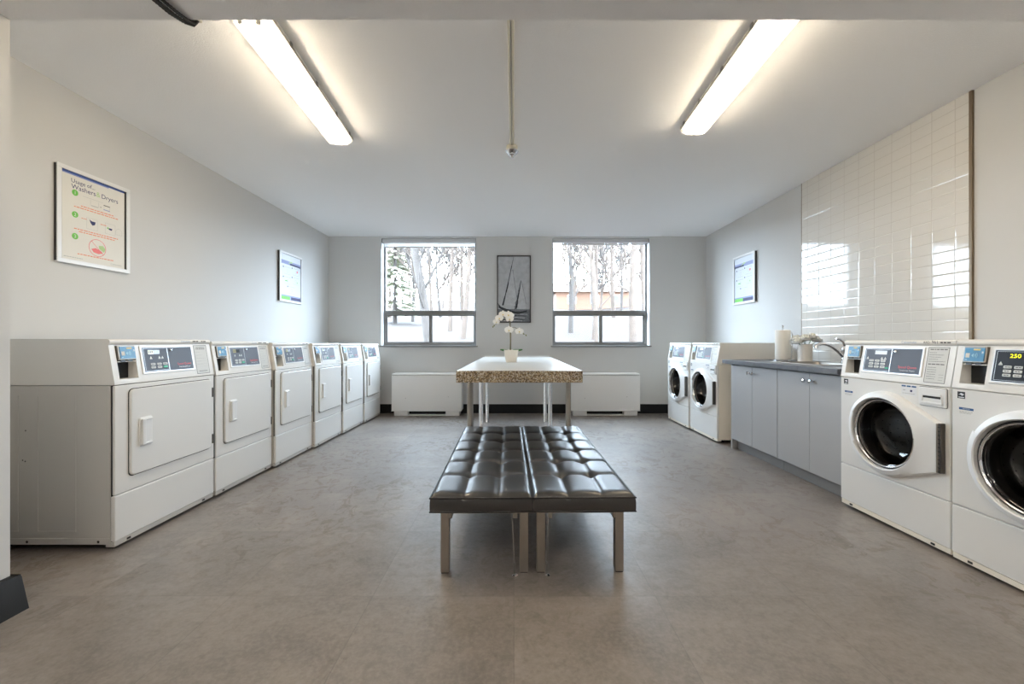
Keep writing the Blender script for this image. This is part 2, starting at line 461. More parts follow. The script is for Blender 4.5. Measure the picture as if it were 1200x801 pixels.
# ------------------------------------------------------------------ the room
XL, XR, YB, ZC = -2.828, 2.928, 6.321, 2.692
YF = -3.2
XP, YP, ZS = -2.05, 1.687, 2.397
floor = struct(MB().box(-3.1, 3.15, YF - 0.2, YB + 0.2, -0.12, 0, 'floor'), 'floor', 'grey brown stone look vinyl tile floor')
struct(MB().box(-3.1, 3.15, YF - 0.2, YB + 0.2, ZC, ZC + 0.15, 'ceiling'), 'ceiling', 'pale grey textured ceiling')
struct(MB().box(XL - 0.15, XL, YP - 0.3, YB + 0.2, 0, ZC, 'wall'), 'wall_left', 'pale grey wall behind the dryers')
struct(MB().box(XR, XR + 0.15, YF - 0.2, YB + 0.2, 0, ZC, 'wall'), 'wall_right', 'pale grey wall behind the washers')
struct(MB().box(XL - 0.15, XP, YF, YP, 0, ZC, 'wall'), 'wall_pier', 'pale grey wall end beside the dryers')
struct(MB().box(XL - 0.15, XR + 0.15, YF - 0.2, YF, 0, ZC, 'wall'), 'wall_front', 'grey wall behind the viewer')
struct(MB().box(XP, XR, 1.02, YP, ZS, ZC, 'beam'), 'trim_1', 'dropped grey beam across the ceiling')
W1 = (-2.028, -0.571); W2 = (0.580, 2.069); WZ = (1.022, 2.664)
bw = MB()
Y0, Y1 = YB, YB + 0.24
bw.box(XL, W1[0], Y0, Y1, 0, ZC, 'wall'); bw.box(W1[1], W2[0], Y0, Y1, 0, ZC, 'wall'); bw.box(W2[1], XR, Y0, Y1, 0, ZC, 'wall')
for w in (W1, W2):
    bw.box(w[0], w[1], Y0, Y1, 0, WZ[0], 'wall'); bw.box(w[0], w[1], Y0, Y1, WZ[1], ZC, 'wall')
struct(bw, 'wall_back', 'grey wall with two windows')
bb = MB().box(XL, XR, YB - 0.012, YB, 0, 0.138, 'base', 0.003)
bb.box(XL, XR, YB - 0.012, YB, 0.139, 0.147, 'wall')
struct(bb, 'baseboard_back', 'black rubber baseboard under the windows')
struct(MB().box(XL, XL + 0.012, YP, YB - 0.012, 0, 0.138, 'base', 0.003), 'baseboard_left', 'black rubber baseboard behind the dryers')
struct(MB().box(XR - 0.012, XR, YF, YB - 0.012, 0, 0.138, 'base', 0.003), 'baseboard_right', 'black rubber baseboard behind the washers')
prof = [(XP, 0), (XP + 0.064, 0), (XP + 0.062, 0.006), (XP + 0.033, 0.130), (XP + 0.027, 0.138), (XP, 0.138)]
cove = MB().prism(prof, YF, YP + 0.012, 'y', 'base'); cove.box(XL, XP + 0.03, YP, YP + 0.012, 0, 0.138, 'base')
struct(cove, 'baseboard_pier', 'black flared rubber baseboard on the wall end')

# windows
def window(idx, w):
    root = thing('window_%d' % idx, None, None, kind='structure')
    root['label'] = 'aluminium window with two small sliding panes beneath'
    x0, x1 = w; z0, z1 = WZ; yf = YB + 0.125; yb = YB + 0.185; b = 0.034
    xm = (x0 + x1) / 2 + (0.004 if idx == 1 else 0.022)
    f = MB()
    f.box(x0, x0 + b, yf, yb, z0, z1, 'alu', 0.003); f.box(x1 - b, x1, yf, yb, z0, z1, 'alu', 0.003)
    f.box(x0 + b, x1 - b, yf, yb, z1 - b, z1, 'alu', 0.003); f.box(x0 + b, x1 - b, yf - 0.006, yb, z0, z0 + 0.05, 'alu', 0.003)
    f.box(x0 + b, x1 - b, yf - 0.008, yb, 1.502, 1.572, 'alu', 0.004)
    f.box(x0 + b, x1 - b, yf - 0.012, yf, 1.530, 1.534, 'aludark')
    f.build('window_frame', root)
    s = MB(); 
    for a, c in ((x0 + b, xm + 0.02), (xm - 0.02, x1 - b)):
        k = 0.0 if a < xm - 0.1 else 0.02
        s.box(a, a + 0.026, yf + 0.008 + k, yf + 0.026 + k, z0 + 0.05, 1.502, 'alu', 0.002)
        s.box(c - 0.026, c, yf + 0.008 + k, yf + 0.026 + k, z0 + 0.05, 1.502, 'alu', 0.002)
        s.box(a, c, yf + 0.008 + k, yf + 0.026 + k, z0 + 0.05, z0 + 0.062, 'aludark'); s.box(a, c, yf + 0.008 + k, yf + 0.026 + k, 1.49, 1.502, 'aludark')
    s.box(xm - 0.027, xm + 0.027, yf + 0.002, yf + 0.05, z0 + 0.05, 1.502, 'alu', 0.003)
    s.box(xm - 0.024, xm - 0.018, yf - 0.002, yf + 0.004, 1.23, 1.30, 'aludark')
    s.build('sash', root)
    g = MB().box(x0 + b, x1 - b, yf + 0.034, yf + 0.038, 1.572, z1 - b, 'pane'); g.build('window_pane', root)
    g = MB().box(x0 + b + 0.02, x1 - b - 0.02, yf + 0.03, yf + 0.034, z0 + 0.06, 1.495, 'pane'); g.build('window_pane', root)
    j = MB(); j.box(x0, x0 + 0.006, YB - 0.002, yf, z0, z1, 'jamb'); j.box(x1 - 0.006, x1, YB - 0.002, yf, z0, z1, 'jamb')
    j.build('jamb', root)
    k = MB().box(x0 - 0.02, x1 + 0.02, YB - 0.025, YB, z0 - 0.014, z0 + 0.006, 'alu', 0.003)
    k.box(x0 + 0.006, x1 - 0.006, YB - 0.002, yf, z0, z0 + 0.008, 'alu'); k.build('sill', root)
window(1, W1); window(2, W2)

def blind(w, drop, label):
    root = thing('roller_blind', label, 'blind', ((w[0] + w[1]) / 2, YB + 0.06, WZ[1]), 0, 'roller blinds over the windows')
    hw = (w[1] - w[0]) / 2 - 0.012
    c = MB().box(-hw, hw, -0.045, 0.03, -0.058, -0.004, 'blindc', 0.008); c.build('cassette', root)
    e = MB().box(-hw - 0.008, -hw, -0.05, 0.034, -0.066, -0.002, 'aludark', 0.002); e.build('bracket', root)
    e = MB().box(hw, hw + 0.008, -0.05, 0.034, -0.066, -0.002, 'aludark', 0.002); e.build('bracket', root)
    if drop > 0.03: MB().box(-hw + 0.02, hw - 0.02, -0.002, 0.0, -0.058 - drop, -0.05, 'blindf').build('fabric', root)
    b = MB().box(-hw + 0.02, hw - 0.02, -0.008, 0.006, -0.062 - drop - 0.012, -0.06 - drop + 0.004, 'blindc', 0.003); b.build('bottom_bar', root)
blind(W1, 0.055, 'grey roller blind at top of left window, short strip of fabric hanging')
blind(W2, 0.012, 'grey roller blind at top of right window, fully rolled up')

# ------------------------------------------------------------------ laundry machines
W, D, H = 0.683, 0.71, 1.09
SL = basis((0, 0, 0.853), (1, 0, 0), (0, 0.1644, 0.9864), (0, -0.9864, 0.1644))   # the sloped control face
FR = basis((0, 0, 0), (1, 0, 0), (0, 0, 1), (0, -1, 0))                            # the upright front face

def rounded(x0, x1, y0, y1, r, n=6):
    out = []
    for cx, cy, a in ((x1 - r, y1 - r, 0), (x0 + r, y1 - r, 90), (x0 + r, y0 + r, 180), (x1 - r, y0 + r, 270)):
        for i in range(n + 1):
            t = R(a + 90 * i / n); out.append((cx + r * math.cos(t), cy + r * math.sin(t)))
    return out

def slab(mb, outline, z0, z1, m, X, bev=0.003):
    """a rounded plate standing off a face, with a softened rim"""
    mb.bevelled = True
    cx = sum(p[0] for p in outline) / len(outline); cy = sum(p[1] for p in outline) / len(outline)
    def off(d):
        w = max(p[0] for p in outline) - min(p[0] for p in outline); h = max(p[1] for p in outline) - min(p[1] for p in outline)
        return [(cx + (p[0] - cx) * (1 - 2 * d / w), cy + (p[1] - cy) * (1 - 2 * d / h)) for p in outline]
    a = [(p[0], p[1], z0) for p in outline]; b = [(p[0], p[1], z1 - bev) for p in outline]
    c = [(p[0], p[1], z1 - bev * 0.3) for p in off(bev * 0.3)]; d = [(p[0], p[1], z1) for p in off(bev)]
    mb.loops([a, b, c, d], m, X); n = len(outline)
    mb.add(d, [tuple(range(n))], m, X); mb.add(a, [tuple(range(n))[::-1]], m, X)
    return mb

def shell(root, side, washer):
    t = T(-W / 2, 0, 0)
    b = MB(t)
    wl = 0.012
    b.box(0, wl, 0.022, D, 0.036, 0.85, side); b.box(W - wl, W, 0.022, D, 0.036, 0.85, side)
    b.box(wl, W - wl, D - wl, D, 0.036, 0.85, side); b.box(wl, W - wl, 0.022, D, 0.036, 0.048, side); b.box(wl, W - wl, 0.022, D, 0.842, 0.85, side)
    b.box(0.004, W - 0.004, 0.014, 0.022, 0.036, 0.85, 'gap') if not washer else None
    for xs in ((-0.0015, 0.0), (W, W + 0.0015)):              # pressed panels on the flanks
        for y0, y1 in ((0.20, 0.40), (0.50, 0.70)):
            for a, c, z0, z1 in ((y0, y0 + 0.004, 0.10, 0.80), (y1 - 0.004, y1, 0.10, 0.80), (y0, y1, 0.10, 0.104), (y0, y1, 0.796, 0.80)):
                b.box(xs[0], xs[1], a, c, z0, z1, side)
        b.box(xs[0] * 2 if xs[0] < 0 else xs[0], xs[1] if xs[0] < 0 else xs[1] + 0.0015, 0.022, D, 0.036, 0.066, side)
    X = basis((-0.0012, 0, 0), (0, -1, 0), (0, 0, 1), (-1, 0, 0))
    b.disc(-0.62, 0.20, 0.058, side, X, 0, 28, 0.055)
    for y, z in ((0.46, 0.62), (0.475, 0.468), (0.462, 0.462)): b.disc(-y, z, 0.004, 'ink', X, 0.0005, 8)
    for y in (0.08, 0.45): b.disc(-y, 0.05, 0.007, 'screw', X, 0.003, 10)
    b.build('cabinet', root)
    lo = MB(t).box(0.001, W - 0.001, 0, 0.022, 0.046, 0.2805, 'white', 0.006)
    lo.build('lower_panel', root)
    k = MB(t).box(0.003, W - 0.003, 0.004, 0.05, 0.018, 0.046, side, 0.003)
    for x in (0.07, W - 0.1): k.box(x, x + 0.02, 0.002, 0.004, 0.026, 0.036, 'screw')
    k.build('toe_panel', root)
    for x in (0.06, W - 0.06):
        for y in (0.08, D - 0.08):
            MB(t @ T(x, y, 0)).lathe([(0.022, 0), (0.022, 0.008), (0.009, 0.012), (0.009, 0.04)], 'black', n=12).build('foot', root)
    # hood: solid either side of the card slot, hollow behind it
    full = [(0.0, 0.853), (0.0, 0.858), (0.0335, 1.060), (0.029, 1.0635), (0.0265, 1.078), (0.031, 1.087), (0.040, 1.09), (D - 0.006, 1.09), (D, 1.084), (D, 0.853)]
    hol = [(0.0, 0.853), (0.0, 0.858), (0.0035, 0.879), (0.066, 0.879), (0.066, 1.056), (0.0328, 1.056), (0.0335, 1.060), (0.029, 1.0635), (0.0265, 1.078), (0.031, 1.087), (0.040, 1.09), (D - 0.006, 1.09), (D, 1.084), (D, 0.853)]
    h = MB(t)
    h.prism(full, 0.001, 0.032, 'x', 'hood'); h.prism(hol, 0.032, 0.138, 'x', 'hood'); h.prism(full, 0.138, W - 0.001, 'x', 'hood')
    h.box(0.0325, 0.1375, 0.0625, 0.0655, 0.8795, 1.05, 'black')
    h.box(0.036, 0.134, 0.018, 0.0655, 0.9685, 0.974, 'hood')       # shelf under the reader
    CAP = basis((0, 0.0262, 1.078), (1, 0, 0), (0, -0.1, 1), (0, -1, -0.1))
    if washer:
        h.text('Coinamatic', 0.40, -0.006, 'inkfade', CAP, w=0.085, z=0.0012)
        h.text('AAD', 0.522, -0.006, 'ink', CAP, w=0.035, z=0.0012); h.text('961', 0.568, -0.006, 'ink', CAP, w=0.028, z=0.0012)
        h.greek(0.61, 0.66, -0.004, 0.006, 'ink', CAP, 0.0012, 3)
    else:
        h.text('Coinamatic', 0.44, -0.005, 'inkfade', CAP, w=0.07, z=0.0012)
        h.greek(0.53, 0.575, -0.003, 0.006, 'ink', CAP, 0.0012, 2); h.greek(0.60, 0.645, -0.003, 0.006, 'ink', CAP, 0.0012, 5)
    h.build('control_hood', root)
    # card reader
    r = MB(t); r.box(0.036, 0.134, 0.128, 0.204, -0.030, 0.010, 'housing', 0.003, SL)
    r.box(0.05, 0.075, 0.118, 0.128, -0.03, 0.004, 'black', 0, SL); r.box(0.09, 0.115, 0.120, 0.128, -0.03, 0.004, 'black', 0, SL)
    rd = r.build('card_reader', root)
    q = MB(t); q.box(0.045, 0.128, 0.134, 0.198, 0.010, 0.0125, 'blue', 0, SL)
    q.rect(0.051, 0.069, 0.150, 0.172, 'btn', SL, 0.0130); q.rect(0.054, 0.066, 0.153, 0.169, 'beige', SL, 0.0133)
    for i, rad in enumerate((0.006, 0.011, 0.016)):
        pts = [(0.084 + rad * math.cos(a), 0.162 + rad * math.sin(a)) for a in [R(-45 + 15 * j) for j in range(7)]]
        ins = [(0.084 + (rad + 0.0022) * math.cos(a), 0.162 + (rad + 0.0022) * math.sin(a)) for a in [R(-45 + 15 * j) for j in range(7)]]
        q.loops([[(x, y, 0.0131) for x, y in pts], [(x, y, 0.0131) for x, y in ins]], 'lightblue', SL, closed=False)
    q.poly([(0.076, 0.162), (0.085, 0.152), (0.085, 0.172)], 'lightblue', SL @ T(0, 0, 0.0131))
    q.greek(0.082, 0.112, 0.186, 0.007, 'yellow', SL, 0.0131, 1); q.rect(0.118, 0.124, 0.172, 0.181, 'wprint', SL, 0.0131)
    q.greek(0.05, 0.06, 0.139, 0.004, 'lightblue', SL, 0.0131, 2)
    q.build('reader_face', rd)

def control_panel(root, washer, film, lcd):
    t = T(-W / 2, 0, 0)
    x0, x1, y0, y1 = (0.166, 0.520, 0.050, 0.190) if washer else (0.176, 0.514, 0.053, 0.192)
    b = MB(t)
    b.box(x0 - 0.012, x1 + 0.012, y0 - 0.011, y1 + 0.009, 0.0005, 0.005, 'hood', 0.002, SL)
    b.rect(x0 - 0.003, x1 + 0.003, y0 - 0.003, y1 + 0.003, 'silver', SL, 0.0054)
    b.rect(x0, x1, y0, y1, film, SL, 0.0057)
    w = x1 - x0; h = y1 - y0; z = 0.0061
    def U(u): return x0 + u * w
    def V(v): return y0 + v * h
    sp = 0.50 if washer else 0.47
    for a, c, d, e in ((0.02, sp - 0.02, 0.955, 0.963), (0.02, sp - 0.02, 0.035, 0.043), (0.02, 0.024, 0.04, 0.96)):
        b.rect(U(a), U(c), V(d), V(e), 'silver', SL, z)
    b.rect(U(sp), U(sp + 0.010), V(0.02), V(0.98), 'silver', SL, z)
    b.text('Speed Queen', U(0.95), V(0.21), 'red', SL, w=w * 0.30, h=h * 0.10, z=z, align='r')
    b.text('Commercial Washer' if washer else 'Commercial Dryer', U(0.93), V(0.10), 'wprint', SL, w=w * 0.25, z=z, align='r')
    if washer:
        l0, l1, l2, l3 = 0.20, 0.42, 0.74, 0.90
        cols = (0.11, 0.22, 0.33); rows = (0.42, 0.29, 0.16)
    else:
        l0, l1, l2, l3 = 0.10, 0.30, 0.72, 0.89
        cols = (0.12, 0.24, 0.355); rows = (0.26, 0.13)
    if lcd == '250':
        l0, l1 = 0.150, 0.280
        b.rect(U(l0), U(l1), V(l2), V(l3), 'lcdk', SL, z)
        b.text('250', U((l0 + l1) / 2), V(l2 + 0.025), 'digit', SL, w=(l1 - l0) * w * 0.86, h=h * 0.125, z=z + 0.0003, align='c')
    elif lcd == 'pale':
        b.rect(U(l0), U(l1), V(l2), V(l3), 'lcdw', SL, z)
    else:
        b.rect(U(l0), U(l0 + 0.1), V(l2), V(l3), 'lcd', SL, z); b.rect(U(l0 + 0.1), U(l1 + 0.02), V(l2), V(l3), 'lcdk', SL, z)
        for k in range(3): b.rect(U(l0 + 0.012 + k * 0.03), U(l0 + 0.026 + k * 0.03), V(l2 + 0.04), V(l3 - 0.04), 'ink', SL, z + 0.0003)
    for u in ((0.05, 0.32, 0.38) if washer else (0.12, 0.28, 0.34)):      # small symbols
        b.poly([(U(u), V(0.54)), (U(u + 0.045), V(0.54)), (U(u + 0.022), V(0.64))], 'btn', SL @ T(0, 0, z))
        b.rect(U(u), U(u + 0.045), V(0.515), V(0.53), 'btn', SL, z)
    for r in rows:
        for c in cols:
            g = (not washer) and r == rows[-1] and c == cols[-1]
            slab(b, rounded(U(c), U(c + 0.085), V(r), V(r + 0.09), 0.003, 3), 0.0058, 0.0075, 'green' if g else 'btn', SL, 0.0006)
            if not g: b.greek(U(c + 0.015), U(c + 0.07), V(r + 0.035), 0.003, 'ink', SL, 0.0078, 1)
    if washer: slab(b, rounded(U(0.425), U(0.485), V(0.13), V(0.21), 0.003, 3), 0.0058, 0.0075, 'green', SL, 0.0006)
    o = b.build('control_panel', root)
    lk = MB(t @ SL @ T(U(sp + 0.075), V(0.87), 0.0057)).lathe([(0.008, 0), (0.008, 0.006), (0.006, 0.008), (0, 0.008)], 'chrome', n=14); lk.build('lock', o)
    a0, a1 = (0.546, 0.652) if washer else (0.541, 0.648)
    p = MB(t); p.box(a0, a1, 0.014, 0.202, 0.0004, 0.0014, 'labelg', 0, SL)
    for q in ((a0, a1, 0.014, 0.0165), (a0, a1, 0.1995, 0.202), (a0, a0 + 0.0025, 0.014, 0.202), (a1 - 0.0025, a1, 0.014, 0.202)): p.rect(*q, 'ink', SL, 0.0017)
    if not washer: 
        p.greek(a0 + 0.02, a1 - 0.02, 0.185, 0.004, 'ink', SL, 0.0017, 3); p.greek(a0 + 0.015, a1 - 0.015, 0.175, 0.004, 'ink', SL, 0.0017, 4)
        for i in range(5): p.greek(a0 + 0.012, a0 + 0.05 + (i % 3) * 0.012, 0.155 - i * 0.02, 0.0022, 'greyp', SL, 0.0017, i)
        for i in range(4): p.rect(a0 + 0.008, a1 - 0.008, 0.062 - 0.0 + i * 0.018, 0.0628 + i * 0.018, 'greyp', SL, 0.0016)
        p.greek(a0 + 0.02, a1 - 0.02, 0.03, 0.0035, 'ink', SL, 0.0017, 9)
    else:
        p.greek(a0 + 0.01, a1 - 0.01, 0.188, 0.0045, 'ink', SL, 0.0017, 3); p.greek(a0 + 0.01, a1 - 0.012, 0.110, 0.0045, 'ink', SL, 0.0017, 8)
        for i in range(5): p.greek(a0 + 0.01, a0 + 0.045 + (i * 37 % 50) * 0.001, 0.172 - i * 0.0115, 0.002, 'ink', SL, 0.0017, i)
        for i in range(6): p.greek(a0 + 0.01, a0 + 0.055, 0.094 - i * 0.012, 0.002, 'ink', SL, 0.0017, i + 11)
        for i in range(3): p.rect(a1 - 0.035, a1 - 0.012, 0.03 + i * 0.014, 0.031 + i * 0.014, 'ink', SL, 0.0017)
    p.build('instruction_label', root)

def make_dryer(label):
    root = thing('clothes_dryer', label, 'dryer', group='dryers along the left wall')
    t = T(-W / 2, 0, 0)
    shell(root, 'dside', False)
    control_panel(root, False, 'panel', 'on')
    fp = MB(t).box(0.001, W - 0.001, 0, 0.014, 0.2835, 0.849, 'white', 0.005)
    fp.build('front_panel', root)
    dr = MB(t)
    slab(dr, rounded(0.0725, 0.6515, 0.3565, 0.8265, 0.026), 0.0002, 0.0012, 'gap', FR, 0.0003)
    slab(dr, rounded(0.0765, 0.6485, 0.3615, 0.8225, 0.024), 0.001, 0.013, 'white', FR, 0.005)
    d = dr.build('door', root)
    h = MB(t)
    slab(h, rounded(0.122, 0.196, 0.505, 0.662, 0.008), 0.0125, 0.019, 'doorp', FR, 0.003)
    # raised lips around a scooped grip
    h.box(0.126, 0.150, 0.512, 0.655, 0.018, 0.030, 'doorp', 0.005, FR)
    h.box(0.150, 0.192, 0.512, 0.522, 0.018, 0.026, 'doorp', 0.003, FR); h.box(0.150, 0.192, 0.645, 0.655, 0.018, 0.026, 'doorp', 0.003, FR)
    h.build('door_handle', d)
    for z in (0.389, 0.703):
        k = MB(t); k.box(0.6545, 0.664, z, z + 0.062, 0.0005, 0.011, 'hinge', 0.002, FR)
        k.tube([(0.655, z, 0.010), (0.655, z + 0.062, 0.010)], 0.005, 'hinge', 8, FR); k.build('hinge', d)
    return root

def hull(ps):
    ps = sorted(set(ps))
    def half(q):
        o = []
        for p in q:
            while len(o) > 1 and (o[-1][0] - o[-2][0]) * (p[1] - o[-2][1]) - (o[-1][1] - o[-2][1]) * (p[0] - o[-2][0]) <= 0: o.pop()
            o.append(p)
        return o
    a = half(ps); b = half(ps[::-1]); return a[:-1] + b[:-1]

DC = (0.333, 0.548)
def make_washer(label, lcd, film):
    root = thing('washing_machine', label, 'washing machine', group='washing machines along the right wall')
    t = T(-W / 2, 0, 0)
    shell(root, 'wside', True)
    control_panel(root, True, film, lcd)
    N = 120
    ang = [2 * PI * i / N for i in range(N)]
    # front panel with the round opening
    def rectray(a, x0, x1, z0, z1):
        c, s = math.cos(a), math.sin(a); k = 1e9
        if c > 1e-9: k = min(k, (x1 - DC[0]) / c)
        if c < -1e-9: k = min(k, (x0 - DC[0]) / c)
        if s > 1e-9: k = min(k, (z1 - DC[1]) / s)
        if s < -1e-9: k = min(k, (z0 - DC[1]) / s)
        return k
    X0, X1, Z0, Z1 = 0.001, W - 0.001, 0.2835, 0.849
    cor = [math.atan2(z - DC[1], x - DC[0]) % (2 * PI) for x in (X0, X1) for z in (Z0, Z1)]
    fa = sorted(set(ang + cor))
    def ring(rf, y): return [(DC[0] + rf(a) * math.cos(a), y, DC[1] + rf(a) * math.sin(a)) for a in fa]
    fp = MB(t)
    fp.loops([ring(lambda a: 0.205, 0.02), ring(lambda a: 0.205, 0.0), ring(lambda a: rectray(a, X0 + 0.004, X1 - 0.004, Z0 + 0.004, Z1 - 0.004), 0.0),
              ring(lambda a: rectray(a, X0, X1, Z0, Z1), 0.004), ring(lambda a: rectray(a, X0, X1, Z0, Z1), 0.022), ring(lambda a: 0.205, 0.022)], 'white')
    # small stickers
    fp.rect(0.028, 0.062, 0.805, 0.838, 'black', FR, 0.0006); fp.poly([(0.033, 0.822), (0.045, 0.832), (0.058, 0.826), (0.050, 0.818), (0.040, 0.824)], 'wprint', FR @ T(0, 0, 0.0009)); fp.rect(0.033, 0.058, 0.809, 0.813, 'wprint', FR, 0.0009)
    fp.rect(0.035, 0.098, 0.752, 0.763, 'inkblue', FR, 0.0006); fp.text('NOTICE', 0.0665, 0.7545, 'wprint', FR, h=0.006, z=0.0009, align='c')
    fp.greek(0.037, 0.096, 0.742, 0.003, 'greyp', FR, 0.0006, 2); fp.greek(0.037, 0.09, 0.735, 0.003, 'greyp', FR, 0.0006, 3)
    fp.rect(0.425, 0.512, 0.785, 0.842, 'wprint', FR, 0.0005)
    for a, b in ((0.427, 0.452), (0.457, 0.48), (0.485, 0.51)): fp.rect(a, b, 0.832, 0.840, 'inkblue', FR, 0.0008)
    fp.greek(0.435, 0.455, 0.812, 0.004, 'greyp', FR, 0.0008, 1); fp.rect(0.476, 0.488, 0.806, 0.817, 'navy', FR, 0.0008); fp.greek(0.432, 0.505, 0.795, 0.003, 'greyp', FR, 0.0008, 4)
    fp.bevelled = True; fp.build('front_panel', root, ang=28)
    # drum
    Y = basis((DC[0], 0, DC[1]), (1, 0, 0), (0, 0, 1), (0, -1, 0))
    d = MB(t)
    d.lathe([(0.205, -0.02), (0.196, -0.05), (0.20, -0.085)], 'rubber', Y, 48, False)
    d.lathe([(0.20, -0.085), (0.243, -0.10), (0.247, -0.12), (0.247, -0.40), (0.235, -0.415), (0.14, -0.42), (0.12, -0.405), (0.05, -0.40), (0.0, -0.405)], 'steeld', Y, 48, False)
    for k in range(3):
        a = 2 * PI * k / 3 + 0.5
        X = Y @ Matrix.Rotation(a, 4, 'Z')
        d.prism([(0.247, -0.03), (0.19, -0.012), (0.19, 0.012), (0.247, 0.03)], -0.40, -0.13, 'z', 'steeld', X)
    for k in range(5):
        for i in range(30):
            a = 2 * PI * (i + 0.5 * (k % 2)) / 30; r = 0.246
            X = Y @ Matrix.Rotation(a, 4, 'Z') @ basis((r, 0, -0.15 - 0.05 * k), (0, 1, 0), (0, 0, 1), (1, 0, 0))
            d.disc(0, 0, 0.004, 'black', X, 0, 6)
    d.build('drum', root)
    # door: a ring drawn out to the hinge, with a grip pocket on the free side
    cp = [(0.240 * math.cos(a), 0.240 * math.sin(a)) for a in ang] + [(0.310, 0.118), (0.310, -0.132)]
    hp = hull(cp)
    def rh(a):
        c, s = math.cos(a), math.sin(a); best = 0.24
        for i in range(len(hp)):
            (ax, ay), (bx, by) = hp[i], hp[(i + 1) % len(hp)]
            den = c * (by - ay) - s * (bx - ax)
            if abs(den) < 1e-12: continue
            k = (ax * (by - ay) - ay * (bx - ax)) / den
            u = (c * ax * 0 + ((k * c - ax) * (bx - ax) + (k * s - ay) * (by - ay))) / ((bx - ax) ** 2 + (by - ay) ** 2)
            if k > 0 and -1e-6 <= u <= 1 + 1e-6: best = max(best, k)
        return best
    ca = [math.atan2(0.118, 0.310), 2 * PI + math.atan2(-0.132, 0.310)]
    gl = [R(153.9), R(154.1), R(205.9), R(206.1)]
    da = sorted(set(ang + ca + gl))
    def grip(a): return R(154) < a < R(206)
    def lp(fn): 
        o = []
        for a in da:
            r, y = fn(a); o.append((DC[0] + r * math.cos(a), y, DC[1] + r * math.sin(a)))
        return o
    dm = MB(t)
    L = [lp(lambda a: (rh(a) + (0.024 if grip(a) else 0.005), -0.0005)),
         lp(lambda a: (rh(a) + (0.020 if grip(a) else 0.002), -0.006 if grip(a) else -0.018)),
         lp(lambda a: ((0.246, -0.016) if grip(a) else (rh(a) - 0.006, -0.027))),
         lp(lambda a: ((0.232, -0.024) if grip(a) else (0.5 * min(rh(a) - 0.006, 0.233) + 0.5 * 0.233 if rh(a) < 0.245 else 0.233, -0.034))),
         lp(lambda a: ((0.222, -0.027) if grip(a) else (0.212, -0.044))),
         lp(lambda a: ((0.216, -0.024) if grip(a) else (0.208, -0.045))),
         lp(lambda a: ((0.210, -0.004) if grip(a) else (0.2035, -0.040))),
         lp(lambda a: ((0.204, -0.004) if grip(a) else (0.202, -0.012)))]
    dm.loops(L, 'doorp')
    door = dm.build('door', root, ang=28)
    rr = MB(t); rr.lathe([(0.214, 0.002), (0.208, 0.014), (0.203, 0.018), (0.195, 0.016), (0.190, 0.010)], 'rubber', Y, 64, False)
    rr.lathe([(0.194, 0.018), (0.1935, 0.026), (0.188, 0.030), (0.183, 0.026), (0.182, 0.010)], 'chrome', Y, 64, False); rr.build('door_ring', door)
    gb = MB(t); gb.lathe([(0.185, 0.022), (0.176, 0.017), (0.168, -0.005), (0.158, -0.075), (0.145, -0.09), (0.10, -0.098), (0.0, -0.10)], 'bowl', Y, 64, False)
    gb.build('door_glass', door)
    hg = MB(t); hg.box(DC[0] + 0.312, DC[0] + 0.326, DC[1] - 0.132, DC[1] + 0.12, 0.0005, 0.027, 'hinge', 0.002, FR)
    hg.tube([(DC[0] + 0.312, DC[1] - 0.130, 0.028), (DC[0] + 0.312, DC[1] + 0.118, 0.028)], 0.005, 'steel', 8, FR)
    for k in range(12): hg.box(DC[0] + 0.3125, DC[0] + 0.3255, DC[1] - 0.127 + k * 0.0205, DC[1] - 0.122 + k * 0.0205, 0.027, 0.0285, 'black', 0, FR)
    hg.build('hinge', door)
    # detergent drawer
    dd = MB(t)
    slab(dd, rounded(0.527, 0.6695, 0.7435, 0.8445, 0.006, 3), 0.0002, 0.001, 'gap', FR, 0.0002)
    slab(dd, rounded(0.5295, 0.667, 0.7455, 0.8425, 0.006, 3), 0.0008, 0.008, 'doorp', FR, 0.003)
    dd.box(0.545, 0.652, 0.757, 0.768, 0.0075, 0.013, 'doorp', 0.002, FR); dd.box(0.545, 0.552, 0.757, 0.80, 0.0075, 0.012, 'doorp', 0.002, FR); dd.box(0.645, 0.652, 0.757, 0.80, 0.0075, 0.012, 'doorp', 0.002, FR)
    dd.prism([(0.552, 0.800), (0.645, 0.800), (0.645, 0.812), (0.552, 0.812)], 0.0078, 0.0135, 'z', 'doorp', FR); dd.rect(0.553, 0.644, 0.788, 0.7995, 'gap', FR, 0.0084)
    dd.build('detergent_drawer', root)
    return root

dl = ['white dryer at the near end of the left wall row, whole side panel showing',
      'white dryer second from the near end of the left wall row',
      'white dryer third from the near end of the left wall row',
      'white dryer fourth from the near end of the left wall row',
      'white dryer fifth in the left wall row, beside the one nearest the windows',
      'white dryer at the far end of the left wall row, nearest the windows']
db = [(2.153, 2.877, -2.078, 1.103), (2.880, 3.553, -2.072, 1.092), (3.556, 4.202, -2.045, 1.081), (4.205, 4.848, -2.016, 1.073), (4.851, 5.492, -1.997, 1.066), (5.495, 6.136, -1.979, 1.06)]
d0 = make_dryer(dl[0])
for i, (a, b, x, h) in enumerate(db):
    sc = ((b - a - 0.007) / W, 1, h / H)
    if i == 0: d0.location = (x, (a + b) / 2, 0); d0.rotation_euler = (0, 0, PI / 2); d0.scale = sc
    else: dup(d0, (x, (a + b) / 2, 0), PI / 2, dl[i], sc)

